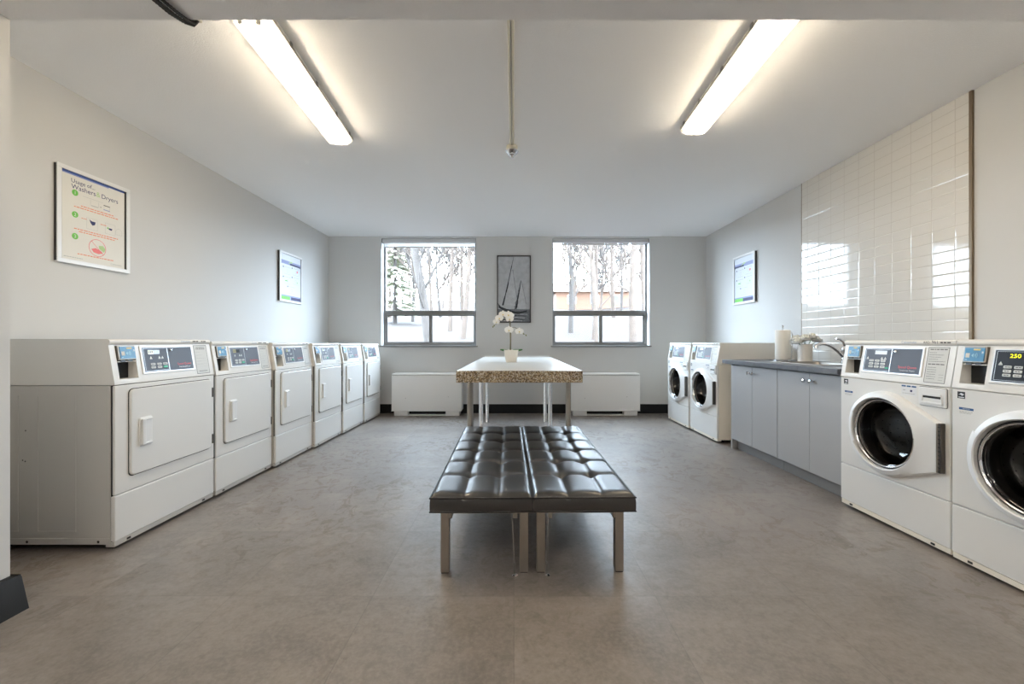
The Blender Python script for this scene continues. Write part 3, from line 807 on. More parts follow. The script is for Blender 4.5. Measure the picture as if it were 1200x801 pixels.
w0 = make_washer('white washing machine beside the worktop, round glass door, blank display with painted glare', 'pale', 'panel')
w1 = make_washer('white washing machine at the near end, lit yellow display reading 250', '250', 'panelk')
for o, a, b, x, h in ((w0, 2.077, 2.784, 2.190, 1.098), (w1, 1.368, 2.074, 2.184, 1.10)):
    o.location = (x, (a + b) / 2, 0); o.rotation_euler = (0, 0, -PI / 2); o.scale = ((b - a - 0.006) / W, 1, h / H)
dup(w0, (2.174, (4.44 + 5.129) / 2, 0), -PI / 2, 'white washing machine with cream side panel facing the worktop end', ((5.129 - 4.44 - 0.006) / W, 1, 1.076 / H))
dup(w0, (2.158, (5.132 + 5.821) / 2, 0), -PI / 2, 'white washing machine in the far corner under the small right wall poster', ((5.821 - 5.132 - 0.006) / W, 1, 1.072 / H))

# ------------------------------------------------------------------ sink run
CR = -PI / 2 + R(0.9)
P0 = (2.222, 4.245, 0.0)
run = 1.44
for i, (a, b, lab) in enumerate(((0.0, 0.728, 'grey two-door base cabinet under the worktop, next to the far washing machines'),
                                 (0.731, run, 'grey two-door base cabinet under the sink, next to the near washing machine'))):
    root = thing('base_cabinet', lab, 'cabinet', P0, CR, 'base cabinets under the worktop')
    c = MB(); th = 0.018
    c.box(a, a + th, 0.0, 0.62, 0 if i == 0 else 0.10, 0.862, 'cab'); c.box(b - th, b, 0.02, 0.62, 0.10, 0.862, 'cab')
    c.box(a + th, b - th, 0.60, 0.62, 0.10, 0.862, 'cab'); c.box(a + th, b - th, 0.02, 0.60, 0.10, 0.118, 'cab'); c.box(a + th, b - th, 0.02, 0.06, 0.80, 0.862, 'cab')
    c.box(a + th, b - th, 0.018, 0.022, 0.118, 0.80, 'gap')
    c.build('carcass', root)
    MB().box(a + (th if i == 0 else 0), b, 0.055, 0.073, 0.0, 0.10, 'kick').build('toe_kick', root)
    m = a + 0.364 if i == 0 else a + 0.373
    for x0, x1, kx in ((a + (0.004 if i else 0.002), m - 0.0015, m - 0.035), (m + 0.0015, b - 0.002, m + 0.035)):
        d = MB().box(x0, x1, -0.002, 0.016, 0.103, 0.852, 'cab', 0.0015).build('door', root)
        X = basis((kx, -0.002, 0.792), (1, 0, 0), (0, 0, 1), (0, -1, 0))
        MB(X).lathe([(0.008, 0), (0.006, 0.004), (0.006, 0.014), (0.014, 0.018), (0.016, 0.024), (0.013, 0.030), (0, 0.032)], 'chrome', n=16).build('door_knob', d)
wt = thing('worktop', 'dark slate grey worktop over the grey cabinets', 'worktop', P0, CR)
s0, s1, q0, q1 = 0.50, 1.06, 0.12, 0.52
k = MB()
k.box(-0.06, s0, -0.062, 0.665, 0.865, 0.905, 'worktop', 0.003); k.box(s1, run + 0.006, -0.062, 0.665, 0.865, 0.905, 'worktop', 0.003)
k.box(s0, s1, -0.062, q0, 0.865, 0.905, 'worktop', 0.003); k.box(s0, s1, q1, 0.665, 0.865, 0.905, 'worktop', 0.003)
k.build('slab', wt)
sk = thing('kitchen_sink', 'stainless steel drop-in sink set into the dark worktop', 'sink', P0, CR)
k = MB(); e = 0.018
k.box(s0 - e, s1 + e, q0 - e, q0 + 0.004, 0.905, 0.911, 'steel', 0.002); k.box(s0 - e, s1 + e, q1 - 0.004, q1 + e, 0.905, 0.911, 'steel', 0.002)
k.box(s0 - e, s0 + 0.004, q0, q1, 0.905, 0.911, 'steel', 0.002); k.box(s1 - 0.004, s1 + e, q0, q1, 0.905, 0.911, 'steel', 0.002)
k.build('rim', sk)
k = MB(); g = 0.006
k.loops([[(x, y, 0.906) for x, y in rounded(s0 + g, s1 - g, q0 + g, q1 - g, 0.04)], [(x, y, 0.76) for x, y in rounded(s0 + 0.02, s1 - 0.02, q0 + 0.02, q1 - 0.02, 0.05)]], 'steel')
k.poly([(x, y, 0.76) for x, y in rounded(s0 + 0.02, s1 - 0.02, q0 + 0.02, q1 - 0.02, 0.05)], 'steel'); k.build('bowl', sk)
fc = thing('sink_faucet', 'chrome single-lever faucet arching over the sink', 'faucet', (2.845, 3.565, 0.905), 0)
MB().lathe([(0.032, 0), (0.032, 0.006), (0.026, 0.012), (0.025, 0.10), (0.027, 0.105), (0.026, 0.13), (0.018, 0.145), (0, 0.148)], 'chrome', n=20).build('faucet_body', fc)
pts = []
for i in range(15):
    s = i / 14
    pts.append((-0.008 - 0.232 * s, 0, 0.045 + 0.285 * s - 0.155 * s * s - 0.02 * s ** 4))
MB().tube(pts + [(-0.247, 0, 0.148), (-0.252, 0, 0.128)], [0.013] * 15 + [0.016, 0.017], 'chrome', 12).build('spout', fc)
pts = [(0.0, 0, 0.14), (-0.004, 0, 0.165), (-0.018, 0, 0.188), (-0.045, 0, 0.206), (-0.075, 0, 0.210)]
MB().tube(pts, [0.011, 0.012, 0.012, 0.010, 0.007], 'chrome', 10).build('lever', fc)
# paper towel
pt = thing('paper_towel_stand', 'steel paper towel stand at the far end of the worktop', 'paper towel stand', (2.585, 3.99, 0.905), 0)
MB().lathe([(0.085, 0), (0.085, 0.010), (0.08, 0.014), (0, 0.014)], 'chrome', n=32).build('base', pt)
MB().lathe([(0.006, 0.012), (0.006, 0.322), (0.012, 0.325), (0.012, 0.338), (0.007, 0.342), (0, 0.343)], 'chrome', n=14).build('rod', pt)
MB().tube([(0.078, -0.02, 0.012), (0.078, -0.02, 0.26), (0.070, -0.018, 0.275)], 0.004, 'chrome', 8).build('arm', pt)
pr = MB(T(0, 0, 0)).lathe([(0.020, 0.0), (0.063, 0.0), (0.065, 0.003), (0.065, 0.277), (0.063, 0.28), (0.020, 0.28), (0.020, 0.0)], 'paper', n=40, cap=False).build('paper_towel_roll')
pr.location = (2.585, 3.99, 0.9195); tag(pr, 'roll of white paper towel on the steel stand', 'paper towel')
# vase of flowers
VX, VY = 2.68, 3.82
va = thing('flower_vase', 'white ceramic cylinder vase holding white flowers beside the sink', 'vase', (VX, VY, 0.905), 0)
v = MB(); n = 40; rings = []
for j in range(17):
    z = 0.160 * j / 16; rings.append([((0.057 + 0.0022 * math.cos(10 * 2 * PI * i / n * 1.0 + PI * (j % 4) / 2)) * math.cos(2 * PI * i / n), (0.057 + 0.0022 * math.cos(10 * 2 * PI * i / n + PI * (j % 4) / 2)) * math.sin(2 * PI * i / n), z) for i in range(n)])
v.loops(rings, 'vase'); v.lathe([(0.057, 0.160), (0.052, 0.162), (0.050, 0.155), (0.050, 0.02), (0, 0.02)], 'vase', n=40, cap=False); v.lathe([(0, 0.0), (0.057, 0.0)], 'vase', n=40, cap=False)
v.build('vessel', va)
def petal(mb, c, dirv, up, ln, wd, cup, m, nx=5, ny=5):
    d = Vector(dirv).normalized(); u = Vector(up).normalized(); s = d.cross(u).normalized(); u = s.cross(d)
    vs = []
    for i in range(ny):
        a = i / (ny - 1); w = wd * math.sin(PI * (0.12 + 0.80 * a)) ** 0.8
        for j in range(nx):
            b = j / (nx - 1) * 2 - 1
            p = Vector(c) + d * ln * a + s * w * b * 0.5 + u * (cup * (a * a) + cup * 0.5 * b * b)
            vs.append(tuple(p))
    fs = [(i * nx + j, i * nx + j + 1, (i + 1) * nx + j + 1, (i + 1) * nx + j) for i in range(ny - 1) for j in range(nx - 1)]
    mb.add(vs, fs, m)
rf = random.Random(3)
fl = [(-0.078, -0.02, 0.178, 0), (-0.030, -0.052, 0.205, 0), (0.030, -0.044, 0.222, 0), (0.080, -0.025, 0.190, 0), (0.028, 0.05, 0.212, 0), (-0.045, 0.045, 0.205, 0)]
for i, (px, py, pz, tl) in enumerate(fl):
    root = thing('artificial_flower', 'white artificial bloom bunched in the cylinder vase on the worktop', 'flower', (VX, VY, 0.905), 0, 'white blooms in the cylinder vase')
    b = MB(); c = Vector((px, py, pz))
    axis = Vector((px * 4, py * 4, 1)).normalized()
    for lay, (nn, ln, op) in enumerate(((9, 0.060, 1.05), (9, 0.058, 0.80), (8, 0.052, 0.52), (7, 0.044, 0.28))):
        for j in range(nn):
            a = 2 * PI * j / nn + lay * 0.5 + rf.uniform(-0.2, 0.2)
            e1 = axis.orthogonal().normalized(); e2 = axis.cross(e1)
            o = (e1 * math.cos(a) + e2 * math.sin(a))
            petal(b, c - axis * 0.012, o * op + axis * (1.05 - op), axis - o * 0.3, ln * rf.uniform(0.9, 1.1), 0.058, 0.016, 'cream' if lay > 1 else 'petal')
    b.build('bloom', root, recalc=False)
    MB().tube([(px * 0.15, py * 0.15, 0.03), (px * 0.4, py * 0.4, 0.14), tuple(c - axis * 0.01)], 0.0025, 'leaf', 6).build('stem', root)

# tiled wall panel
tp = MB().box(XR - 0.012, XR, 2.657, 4.203, 0.90, ZC - 0.002, 'tile')
o = tp.build('trim_2'); o['kind'] = 'structure'; o['label'] = 'glossy white stacked tile panel on the right wall'
o = MB().box(XR - 0.016, XR, 2.638, 2.657, 0.90, ZC - 0.002, 'edge', 0.002).box(XR - 0.014, XR, 4.203, 4.209, 0.90, ZC - 0.002, 'edge').build('trim_3'); o['kind'] = 'structure'; o['label'] = 'bronze edge trim of the tile panel'

# ------------------------------------------------------------------ benches
def make_bench(label, side):
    root = thing('tufted_bench', label, 'bench', (0.0875, 1.9, 0), 0.0145, 'black tufted benches')
    x0, x1 = (-0.470, -0.004) if side < 0 else (0.004, 0.470)
    Lc = 1.54; w = x1 - x0; nx, ny = 46, 132
    sx = [w / 3, 2 * w / 3]; sy = [0.285 + i * 0.2475 for i in range(5)]
    zb, ze = 0.308, 0.372
    rr = random.Random(side + 5)
    dep = {(i, j): rr.uniform(0.5, 1.15) for i in range(2) for j in range(5)}
    def hgt(x, y):
        dx = min(abs(x - s) for s in sx); dy = min(abs(y - s) for s in sy)
        p = (1 - 0.75 * math.exp(-dx / 0.016)) * (1 - 0.75 * math.exp(-dy / 0.018))
        e = min(x, w - x, y, Lc - y); ed = max(0.0, 1 - e / 0.045)
        z = 0.380 + 0.017 * p - 0.024 * (1 - math.sqrt(max(0, 1 - ed * ed)))
        for (i, j), k in dep.items():
            r2 = ((x - sx[i]) / 0.030) ** 2 + ((y - sy[j]) / 0.034) ** 2
            z -= 0.020 * k * math.exp(-r2)
        return z
    vs = [(x0 + w * i / nx, Lc * j / ny, hgt(w * i / nx, Lc * j / ny)) for j in range(ny + 1) for i in range(nx + 1)]
    fs = [(j * (nx + 1) + i, j * (nx + 1) + i + 1, (j + 1) * (nx + 1) + i + 1, (j + 1) * (nx + 1) + i) for j in range(ny) for i in range(nx)]
    c = MB(); c.add(vs, fs, 'leather')
    border = [(i, 0) for i in range(nx)] + [(nx, j) for j in range(ny)] + [(i, ny) for i in range(nx, 0, -1)] + [(0, j) for j in range(ny, 0, -1)]
    top = [vs[j * (nx + 1) + i] for i, j in border]
    def inset(p, d): return (p[0] + (d if p[0] < x0 + 1e-6 else -d if p[0] > x1 - 1e-6 else 0), p[1] + (d if p[1] < 1e-6 else -d if p[1] > Lc - 1e-6 else 0))
    r1 = [(*inset(p, -0.003), 0.355) for p in top]; r2 = [(*inset(p, -0.003), 0.320) for p in top]; r3 = [(*inset(p, 0.002), zb) for p in top]
    c.loops([top, r1, r2, r3], 'leather'); c.add(r3, [tuple(range(len(r3)))], 'leather')
    cu = c.build('cushion', root, ang=60)
    g = MB()
    for z in (0.374, 0.3115):
        g.tube([(*inset((x, y), -0.002), z) for x, y in [(x0, 0), (x0, Lc / 2), (x0, Lc), ((x0 + x1) / 2, Lc), (x1, Lc), (x1, Lc / 2), (x1, 0), ((x0 + x1) / 2, 0)]], 0.0042, 'piping', 6, closed=True)
    g.build('piping', cu)
    bt = MB()
    for (i, j) in dep:
        if dep[(i, j)] > 0.6:
            bt.add(*(lambda m: (m.v, m.f))(MB(T(x0 + sx[i], sy[j], hgt(sx[i], sy[j]) - 0.001)).lathe([(0.009, 0), (0.007, 0.003), (0, 0.004)], 'leather', n=10, cap=False)), 'leather')
    bt.build('tuft_button', cu)
    # frame
    xo0, xo1 = (x0 + 0.038, x1 - 0.016) if side < 0 else (x0 + 0.016, x1 - 0.038)
    f = MB()
    f.box(xo0, xo1, 0.062, 0.088, 0.278, 0.306, 'steel', 0.002); f.box(xo0, xo1, Lc - 0.09, Lc - 0.064, 0.278, 0.306, 'steel', 0.002)
    for x in ((xo0 + 0.045, xo1 - 0.062) if side < 0 else (xo0 + 0.062, xo1 - 0.045)):
        f.box(x - 0.010, x + 0.010, 0.045, Lc - 0.05, 0.262, 0.306, 'steel', 0.002)
    f.build('frame', root)
    for y in (0.055, Lc - 0.097):
        for x in (xo0, xo1 - 0.040):
            MB().box(x, x + 0.040, y, y + 0.040, 0.004, 0.307, 'steel', 0.002).box(x + 0.003, x + 0.037, y + 0.003, y + 0.037, 0, 0.004, 'black').build('leg', root)
    xt = xo1 - 0.075 if side < 0 else xo0 + 0.055
    dx = 0.010 * (1 if side < 0 else -1)
    tt = MB().tube([(xt, 0.040, 0.27), (xt + dx * 0.5, 0.038, 0.14), (xt + dx, 0.036, 0.012)], 0.0018, 'chrome', 6)
    tt.tube([(xt + dx, 0.036, 0.06), (xt + dx, 0.036, 0.0)], 0.004, 'chrome', 8); tt.lathe([(0.012, 0), (0.012, 0.003), (0.006, 0.006), (0, 0.007)], 'chrome', T(xt + dx + 0.004, 0.034, 0), 12)
    tt.build('tether', root)
    return root
make_bench('black tufted vinyl bench, the left one of the joined pair', -1)
make_bench('black tufted vinyl bench, the right one of the joined pair', 1)

# ------------------------------------------------------------------ folding table
TX0, TX1, TY0, TY1, TZ = -0.430, 0.510, 3.08, 5.77, 0.873
tb = thing('folding_table', 'long speckled laundry folding table on chrome legs behind the benches', 'table', (0.04, (TY0 + TY1) / 2, 0), 0)
ty = (TY0 + TY1) / 2
k = MB(T(-0.04, -ty, 0)); k.box(TX0, TX1, TY0, TY1, TZ - 0.088, TZ - 0.001, 'lam', 0.002).box(TX0 + 0.001, TX1 - 0.001, TY0 + 0.001, TY1 - 0.001, TZ - 0.002, TZ, 'lamtop'); k.build('table_top', tb)
MB(T(-0.04, -ty, 0)).box(TX0 + 0.02, TX1 - 0.02, TY1 - 0.025, TY1, TZ, TZ + 0.016, 'conv', 0.002).build('back_lip', tb)
for x, y in ((-0.377, 3.54), (0.463, 3.54), (-0.368, 4.62), (0.400, 4.62), (-0.365, 5.62), (0.420, 5.62)):
    g = MB(T(x - 0.04, y - ty, 0)).lathe([(0.026, 0), (0.026, 0.006), (0.023, 0.012), (0.023, TZ - 0.094), (0.04, TZ - 0.092), (0.04, TZ - 0.088)], 'chrome' if y > 4 else 'steel', n=20)
    if y < 4: g.lathe([(0.020, 0.0), (0.020, TZ - 0.09)], 'steel', T(0.004, 0.055, 0), 16)
    g.build('leg', tb)

# orchid
oc = thing('potted_orchid', 'white potted orchid on the folding table', 'potted plant', (-0.03, 4.40, TZ), 0)
p = MB(); hw0, hw1, hz = 0.056, 0.078, 0.130
rings = [[(sx * 1.0, sy * 1.0, z) for sx, sy in rounded(-h, h, -h, h, 0.014, 3)] for h, z in ((hw0, 0), (hw0 + 0.002, 0.004), (hw1 - 0.002, hz - 0.004), (hw1, hz), (hw1 - 0.008, hz), (hw1 - 0.012, hz - 0.02))]
p.loops(rings, 'pot'); p.poly(rings[0], 'pot'); p.poly([(x, y, hz - 0.02) for x, y, z in rings[-1]], 'stem')
for i in range(7):                                             # slanting flutes on the faces
    x = -0.05 + i * 0.014
    p.tube([(x, -hw0 - 0.001, 0.006), (x + 0.022, -hw1 + 0.0005, hz - 0.008)], 0.0022, 'pot', 6)
p.build('pot', oc)
st = MB().tube([(-0.012, 0, 0.11), (-0.010, 0, 0.22), (-0.012, 0.0, 0.34), (-0.016, -0.005, 0.43), (-0.035, -0.01, 0.485), (-0.075, -0.015, 0.495), (-0.12, -0.02, 0.46), (-0.165, -0.02, 0.40), (-0.19, -0.02, 0.375)],
               [0.006, 0.005, 0.0045, 0.004, 0.0035, 0.003, 0.0026, 0.002, 0.0015], 'stem', 8)
st.tube([(-0.004, 0.01, 0.11), (-0.003, 0.008, 0.30), (-0.006, 0.004, 0.36), (0.03, -0.004, 0.37), (0.08, -0.012, 0.345), (0.13, -0.016, 0.30), (0.155, -0.016, 0.285)], [0.004, 0.004, 0.0035, 0.003, 0.0025, 0.002, 0.0015], 'stem', 8)
st.tube([(-0.008, 0.014, 0.11), (-0.008, 0.013, 0.46)], 0.0035, 'stem', 6)
st.build('stem', oc)
ro = random.Random(11)
for x, y, z, s, tw in ((-0.030, -0.03, 0.500, 1.0, 0.1), (-0.085, -0.035, 0.505, 0.95, -0.2), (-0.128, -0.035, 0.465, 0.95, 0.2), (-0.155, -0.03, 0.425, 0.8, -0.3), (-0.018, -0.035, 0.455, 0.9, 0.3), (-0.024, -0.03, 0.340, 1.0, 0.0), (0.085, -0.025, 0.325, 0.95, 0.35), (-0.012, 0.03, 0.495, 0.9, 0.2)):
    f = MB(); c = Vector((x, y, z)); nrm = Vector((tw * 0.6 + ro.uniform(-0.2, 0.2), -1, -0.15)).normalized()
    e1 = nrm.cross(Vector((0, 0, 1))).normalized(); e2 = e1.cross(nrm)
    for a, ln, wd in ((90, 0.042, 0.034), (215, 0.042, 0.032), (325, 0.042, 0.032), (10, 0.048, 0.056), (170, 0.048, 0.056)):
        d = e1 * math.cos(R(a)) + e2 * math.sin(R(a))
        petal(f, c + nrm * (0.003 if a in (10, 170) else 0), d, nrm, ln * s, wd * s, 0.006, 'petal')
    petal(f, c + nrm * 0.004, nrm * 0.6 - e2 * 0.8, e2, 0.022 * s, 0.016 * s, 0.006, 'lip')
    f.build('flower', oc, recalc=False)
for x, z in ((-0.180, 0.385), (-0.192, 0.372), (0.132, 0.298), (0.157, 0.283)):
    MB(T(x, -0.018, z)).lathe([(0, -0.010), (0.006, -0.005), (0.007, 0.0), (0.005, 0.007), (0, 0.011)], 'bud', n=10).build('bud', oc)
for a, ln in ((10, 0.12), (165, 0.12), (60, 0.09), (-40, 0.08), (200, 0.07)):
    f = MB(); d = Vector((math.cos(R(a)), math.sin(R(a)) * 0.6, 0.34))
    petal(f, (0, 0, 0.115), d, (0, -0.55, 1), ln, 0.046, -0.02, 'leaf', 5, 7); f.build('leaf', oc, recalc=False)

# ------------------------------------------------------------------ convectors
def convector(x0, x1, yf, label):
    root = thing('convector_heater', label, 'heater', ((x0 + x1) / 2, (yf + YB - 0.014) / 2, 0), 0, 'convector heaters under the windows')
    hw = (x1 - x0) / 2; hd = (YB - 0.014 - yf) / 2
    b = MB().box(-hw, hw, -hd, hd, 0.072, 0.590, 'conv', 0.006)
    for x, z in ((-hw * 0.6, 0.26), (hw * 0.62, 0.28)): b.disc(x, z, 0.004, 'ink', basis((0, -hd - 0.0006, 0), (1, 0, 0), (0, 0, 1), (0, -1, 0)), 0, 8)
    b.box(-hw - 0.002, hw + 0.002, -hd - 0.004, -hd + 0.004, 0.070, 0.080, 'conv', 0.002); b.build('casing', root)
    MB().box(-hw + 0.004, hw - 0.004, -hd + 0.003, hd, 0.594, 0.622, 'conv', 0.008).box(-hw + 0.012, hw - 0.012, -hd + 0.012, hd, 0.589, 0.595, 'gap').build('lid', root)
    for s in (-1, 1):
        a, c = sorted((s * (hw - 0.035), s * (hw - 0.235)))
        MB().box(a, c, -hd + 0.012, hd - 0.02, 0, 0.071, 'conv', 0.003).build('foot', root)
    MB().box(-hw + 0.235, hw - 0.235, -hd + 0.10, -hd + 0.11, 0.012, 0.070, 'black').box(-hw + 0.235, hw - 0.235, -hd + 0.014, -hd + 0.10, 0.004, 0.014, 'conv').build('air_inlet', root)
convector(-1.796, -0.770, 6.075, 'white convector heater under the left window, left of the folding table')
convector(0.835, 1.851, 6.085, 'white convector heater under the right window, right of the folding table')

# ------------------------------------------------------------------ pictures
def picture_root(name, label, cat, o, u, n, group=None):
    r = thing(name, label, cat, o, 0, group)
    r.matrix_world = basis(o, u, (0, 0, 1), n)
    return r
# sail picture
pw, ph = 0.514, 1.021
r = picture_root('framed_painting', 'tall black and grey framed sailboat painting between the windows', 'painting', (-0.002, YB - 0.0005, 1.376), (1, 0, 0), (0, -1, 0))
f = MB(); b = 0.016
for q in ((-pw / 2, pw / 2, 0, b), (-pw / 2, pw / 2, ph - b, ph), (-pw / 2, -pw / 2 + b, b, ph - b), (pw / 2 - b, pw / 2, b, ph - b)): f.box(*q, 0, 0.034, 'pframe', 0.002)
f.build('frame', r)
cv = MB(); cw, chh = pw - 2 * b, ph - 2 * b
cv.box(-cw / 2, cw / 2, b, ph - b, 0.002, 0.022, 'canvas')
def cp(px, py, z=0.0226): return (-cw / 2 + (px - 108) / 214 * cw, b + (497 - py) / 435 * chh, z)
def stroke(pts, wd, m, z=0.0228, seed=1):
    rr = random.Random(seed); P = [Vector(cp(*p)) for p in pts]; L = []; Q = []
    S = []
    for i in range(len(P) - 1):
        for k in range(8): S.append(P[i].lerp(P[i + 1], k / 8))
    S.append(P[-1])
    for i, p in enumerate(S):
        t = (S[min(i + 1, len(S) - 1)] - S[max(i - 1, 0)]).normalized(); nn = Vector((-t.y, t.x, 0))
        w = (wd[0] + (wd[1] - wd[0]) * i / len(S)) * rr.uniform(0.55, 1.35) / 214 * cw / 2
        L.append((p.x + nn.x * w, p.y + nn.y * w, z)); Q.append((p.x - nn.x * w, p.y - nn.y * w, z))
    cv.loops([L, Q], m, closed=False)
cv.poly([cp(108, 412), cp(322, 415), cp(322, 497), cp(108, 497)], 'greyst')
cv.poly([cp(200, 110, .0228), cp(245, 392, .0228), cp(152, 385, .0228)], 'sail')
cv.poly([cp(262, 232, .0229), cp(300, 408, .0229), cp(238, 412, .0229)], 'sail')
stroke([(207, 150), (222, 260), (236, 340)], (3, 2), 'greyst', 0.0231, 2)
for i, y in enumerate((432, 447, 458, 470, 482, 490)): stroke([(112 + 7 * i, y), (170, y + 3), (230, y - 2), (316 - 9 * i, y + 2)], (5, 3), ('charcoal', 'sail')[i % 2], 0.0231, 20 + i)
stroke([(213, 66), (195, 150), (172, 262), (140, 388)], (2.5, 9), 'charcoal', 0.0234, 4)
stroke([(205, 100), (178, 220), (150, 350)], (2, 4), 'greyst', 0.0233, 44)
stroke([(262, 222), (252, 275), (240, 340), (224, 418)], (3, 20), 'greyst', 0.0234, 5)
stroke([(262, 228), (254, 280), (240, 350), (230, 412)], (2, 11), 'charcoal', 0.0236, 6)
stroke([(264, 222), (276, 270), (297, 378)], (2, 3), 'greyst', 0.0234, 7)
cv.poly([cp(110, 378, .0238), cp(124, 396, .0238), cp(160, 410, .0238), cp(200, 424, .0238), cp(245, 432, .0238), (cp(306, 420, .0238)), cp(300, 434, .0238), cp(250, 447, .0238), cp(205, 443, .0238), cp(150, 424, .0238), cp(112, 404, .0238)], 'charcoal')
stroke([(108, 376), (130, 404), (190, 420)], (4, 3), 'charcoal', 0.0239, 9)
cv.build('canvas', r)

def poster_frame(r, w, h, deep):
    f = MB(); b = 0.026
    for q in ((-w / 2, w / 2, 0, b), (-w / 2, w / 2, h - b, h), (-w / 2, -w / 2 + b, b, h - b), (w / 2 - b, w / 2, b, h - b)): f.box(*q, deep - 0.008, deep, 'sframe', 0.002)
    for q in ((-w / 2, w / 2, 0, 0.006), (-w / 2, w / 2, h - 0.006, h)): f.box(*q, 0, deep - 0.008, 'sframe')
    for q in ((-w / 2, -w / 2 + 0.006, 0.006, h - 0.006), (w / 2 - 0.006, w / 2, 0.006, h - 0.006)): f.box(*q, 0, deep - 0.008, 'pframe')
    f.build('frame', r)
# big instruction poster
pw, ph = 0.484, 0.612
r = picture_root('framed_poster', 'large framed laundry instruction poster above the nearest dryer', 'poster', (XL + 0.0005, 2.790, 1.585), (0, 1, 0), (1, 0, 0))
poster_frame(r, pw, ph, 0.022)
s = MB(); iw, ih = pw - 0.052, ph - 0.052
Z = 0.0125
s.box(-iw / 2 - 0.012, iw / 2 + 0.012, 0.014, ph - 0.014, 0.002, 0.004, 'pframe')  # dark backing paints the shadow line inside the frame's sides
s.box(-iw / 2 + 0.009, iw / 2 - 0.009, 0.027, ph - 0.027, 0.004, 0.012, 'sheet')
pwid = iw - 0.018
def U(u): return -iw / 2 + 0.009 + u * pwid
def V(v): return ph - 0.027 - v * (ph - 0.054)
s.rect(U(0), U(1), V(0.022), V(0), 'band', None, Z); s.rect(U(0), U(0.72), V(0.034), V(0.022), 'bandl', None, Z)
s.text('Usage of...', U(0.13), V(0.115), 'navy', w=0.36 * pwid, z=Z)
s.text('Washers', U(0.13), V(0.185), 'navy', w=0.37 * pwid, z=Z); s.text('&', U(0.51), V(0.185), 'limel', h=0.034, z=Z); s.text('Dryers', U(0.60), V(0.185), 'navy', w=0.28 * pwid, z=Z)
for i, v in enumerate((0.225, 0.475, 0.725)):
    s.disc(U(0.185), V(v), 0.0195, 'lime', None, Z, 28); s.text(str(i + 1), U(0.185), V(v) - 0.0105, 'sheet', h=0.022, z=Z + 0.0004, align='c')
def line(pts, w, m):
    for (ax, ay), (bx, by) in zip(pts[:-1], pts[1:]):
        a = Vector((U(ax), V(ay), Z)); c = Vector((U(bx), V(by), Z)); t = (c - a).normalized(); n = Vector((-t.y, t.x, 0)) * w / 2
        s.poly([tuple(a + n), tuple(c + n), tuple(c - n), tuple(a - n)], m)
line([(0.30, 0.235), (0.62, 0.235)], 0.0015, 'greyp')
line([(0.42, 0.25), (0.42, 0.31), (0.55, 0.31), (0.55, 0.25)], 0.0015, 'greyp'); line([(0.43, 0.315), (0.54, 0.315)], 0.003, 'greyp')
s.text('+', U(0.585), V(0.31), 'ink', h=0.014, z=Z, align='c')
line([(0.63, 0.262), (0.74, 0.262)], 0.005, 'ink'); line([(0.63, 0.315), (0.74, 0.315)], 0.005, 'bandl'); line([(0.64, 0.262), (0.64, 0.315)], 0.0012, 'greyp'); line([(0.735, 0.262), (0.735, 0.315)], 0.0012, 'greyp')
for i, (a, c, v) in enumerate(((0.27, 0.80, 0.362), (0.17, 0.88, 0.388), (0.17, 0.88, 0.640), (0.24, 0.82, 0.665), (0.22, 0.82, 0.925))): s.greek(U(a), U(c), V(v), 0.0058, 'orange', None, Z, i)
for x in (0.36, 0.66):
    line([(x, 0.47), (x + 0.17, 0.47), (x + 0.17, 0.60), (x, 0.60), (x, 0.47)], 0.0012, 'greyp')
s.greek(U(0.28), U(0.36), V(0.50), 0.005, 'orange', None, Z, 3); s.greek(U(0.58), U(0.68), V(0.51), 0.005, 'orange', None, Z, 4)
s.poly([(U(.40), V(.485), Z + .0003), (U(.44), V(.50), Z + .0003), (U(.50), V(.50), Z + .0003), (U(.49), V(.535), Z + .0003), (U(.45), V(.55), Z + .0003), (U(.42), V(.525), Z + .0003)], 'navy')
s.poly([(U(.68), V(.53), Z + .0003), (U(.71), V(.515), Z + .0003), (U(.72), V(.54), Z + .0003)], 'lime'); s.poly([(U(.72), V(.525), Z + .0003), (U(.78), V(.525), Z + .0003), (U(.77), V(.55), Z + .0003), (U(.72), V(.545), Z + .0003)], 'navy')
line([(0.84, 0.58), (0.84, 0.53), (0.87, 0.505), (0.92, 0.505), (0.95, 0.53), (0.95, 0.58), (0.84, 0.58)], 0.0012, 'greyp')
cx, cy, rad = 0.53, 0.805, 0.058
s.poly([(U(.55), V(.775), Z + .0002), (U(.62), V(.765), Z + .0002), (U(.66), V(.80), Z + .0002), (U(.64), V(.845), Z + .0002), (U(.56), V(.81), Z + .0002)], 'limel')
s.poly([(U(.43), V(.83), Z + .0003), (U(.50), V(.81), Z + .0003), (U(.58), V(.83), Z + .0003), (U(.62), V(.855), Z + .0003), (U(.55), V(.875), Z + .0003), (U(.47), V(.865), Z + .0003)], 'pink')
s.disc(U(cx), V(cy), rad, 'pink', None, Z + 0.0005, 40, rad - 0.0035)
a = R(135); e = Vector((math.cos(a), math.sin(a), 0)) * (rad - 0.002); n = Vector((-e.y, e.x, 0)).normalized() * 0.0015; cc = Vector((U(cx), V(cy), Z + 0.0006))
s.poly([tuple(cc + e + n), tuple(cc - e + n), tuple(cc - e - n), tuple(cc + e - n)], 'pink')
s.greek(U(0.02), U(0.30), V(0.975), 0.004, 'greyp', None, Z, 8); s.text('Coinamatic', U(0.95), V(0.975), 'greyp', w=0.2 * pwid, z=Z, align='r')
s.build('printed_sheet', r)

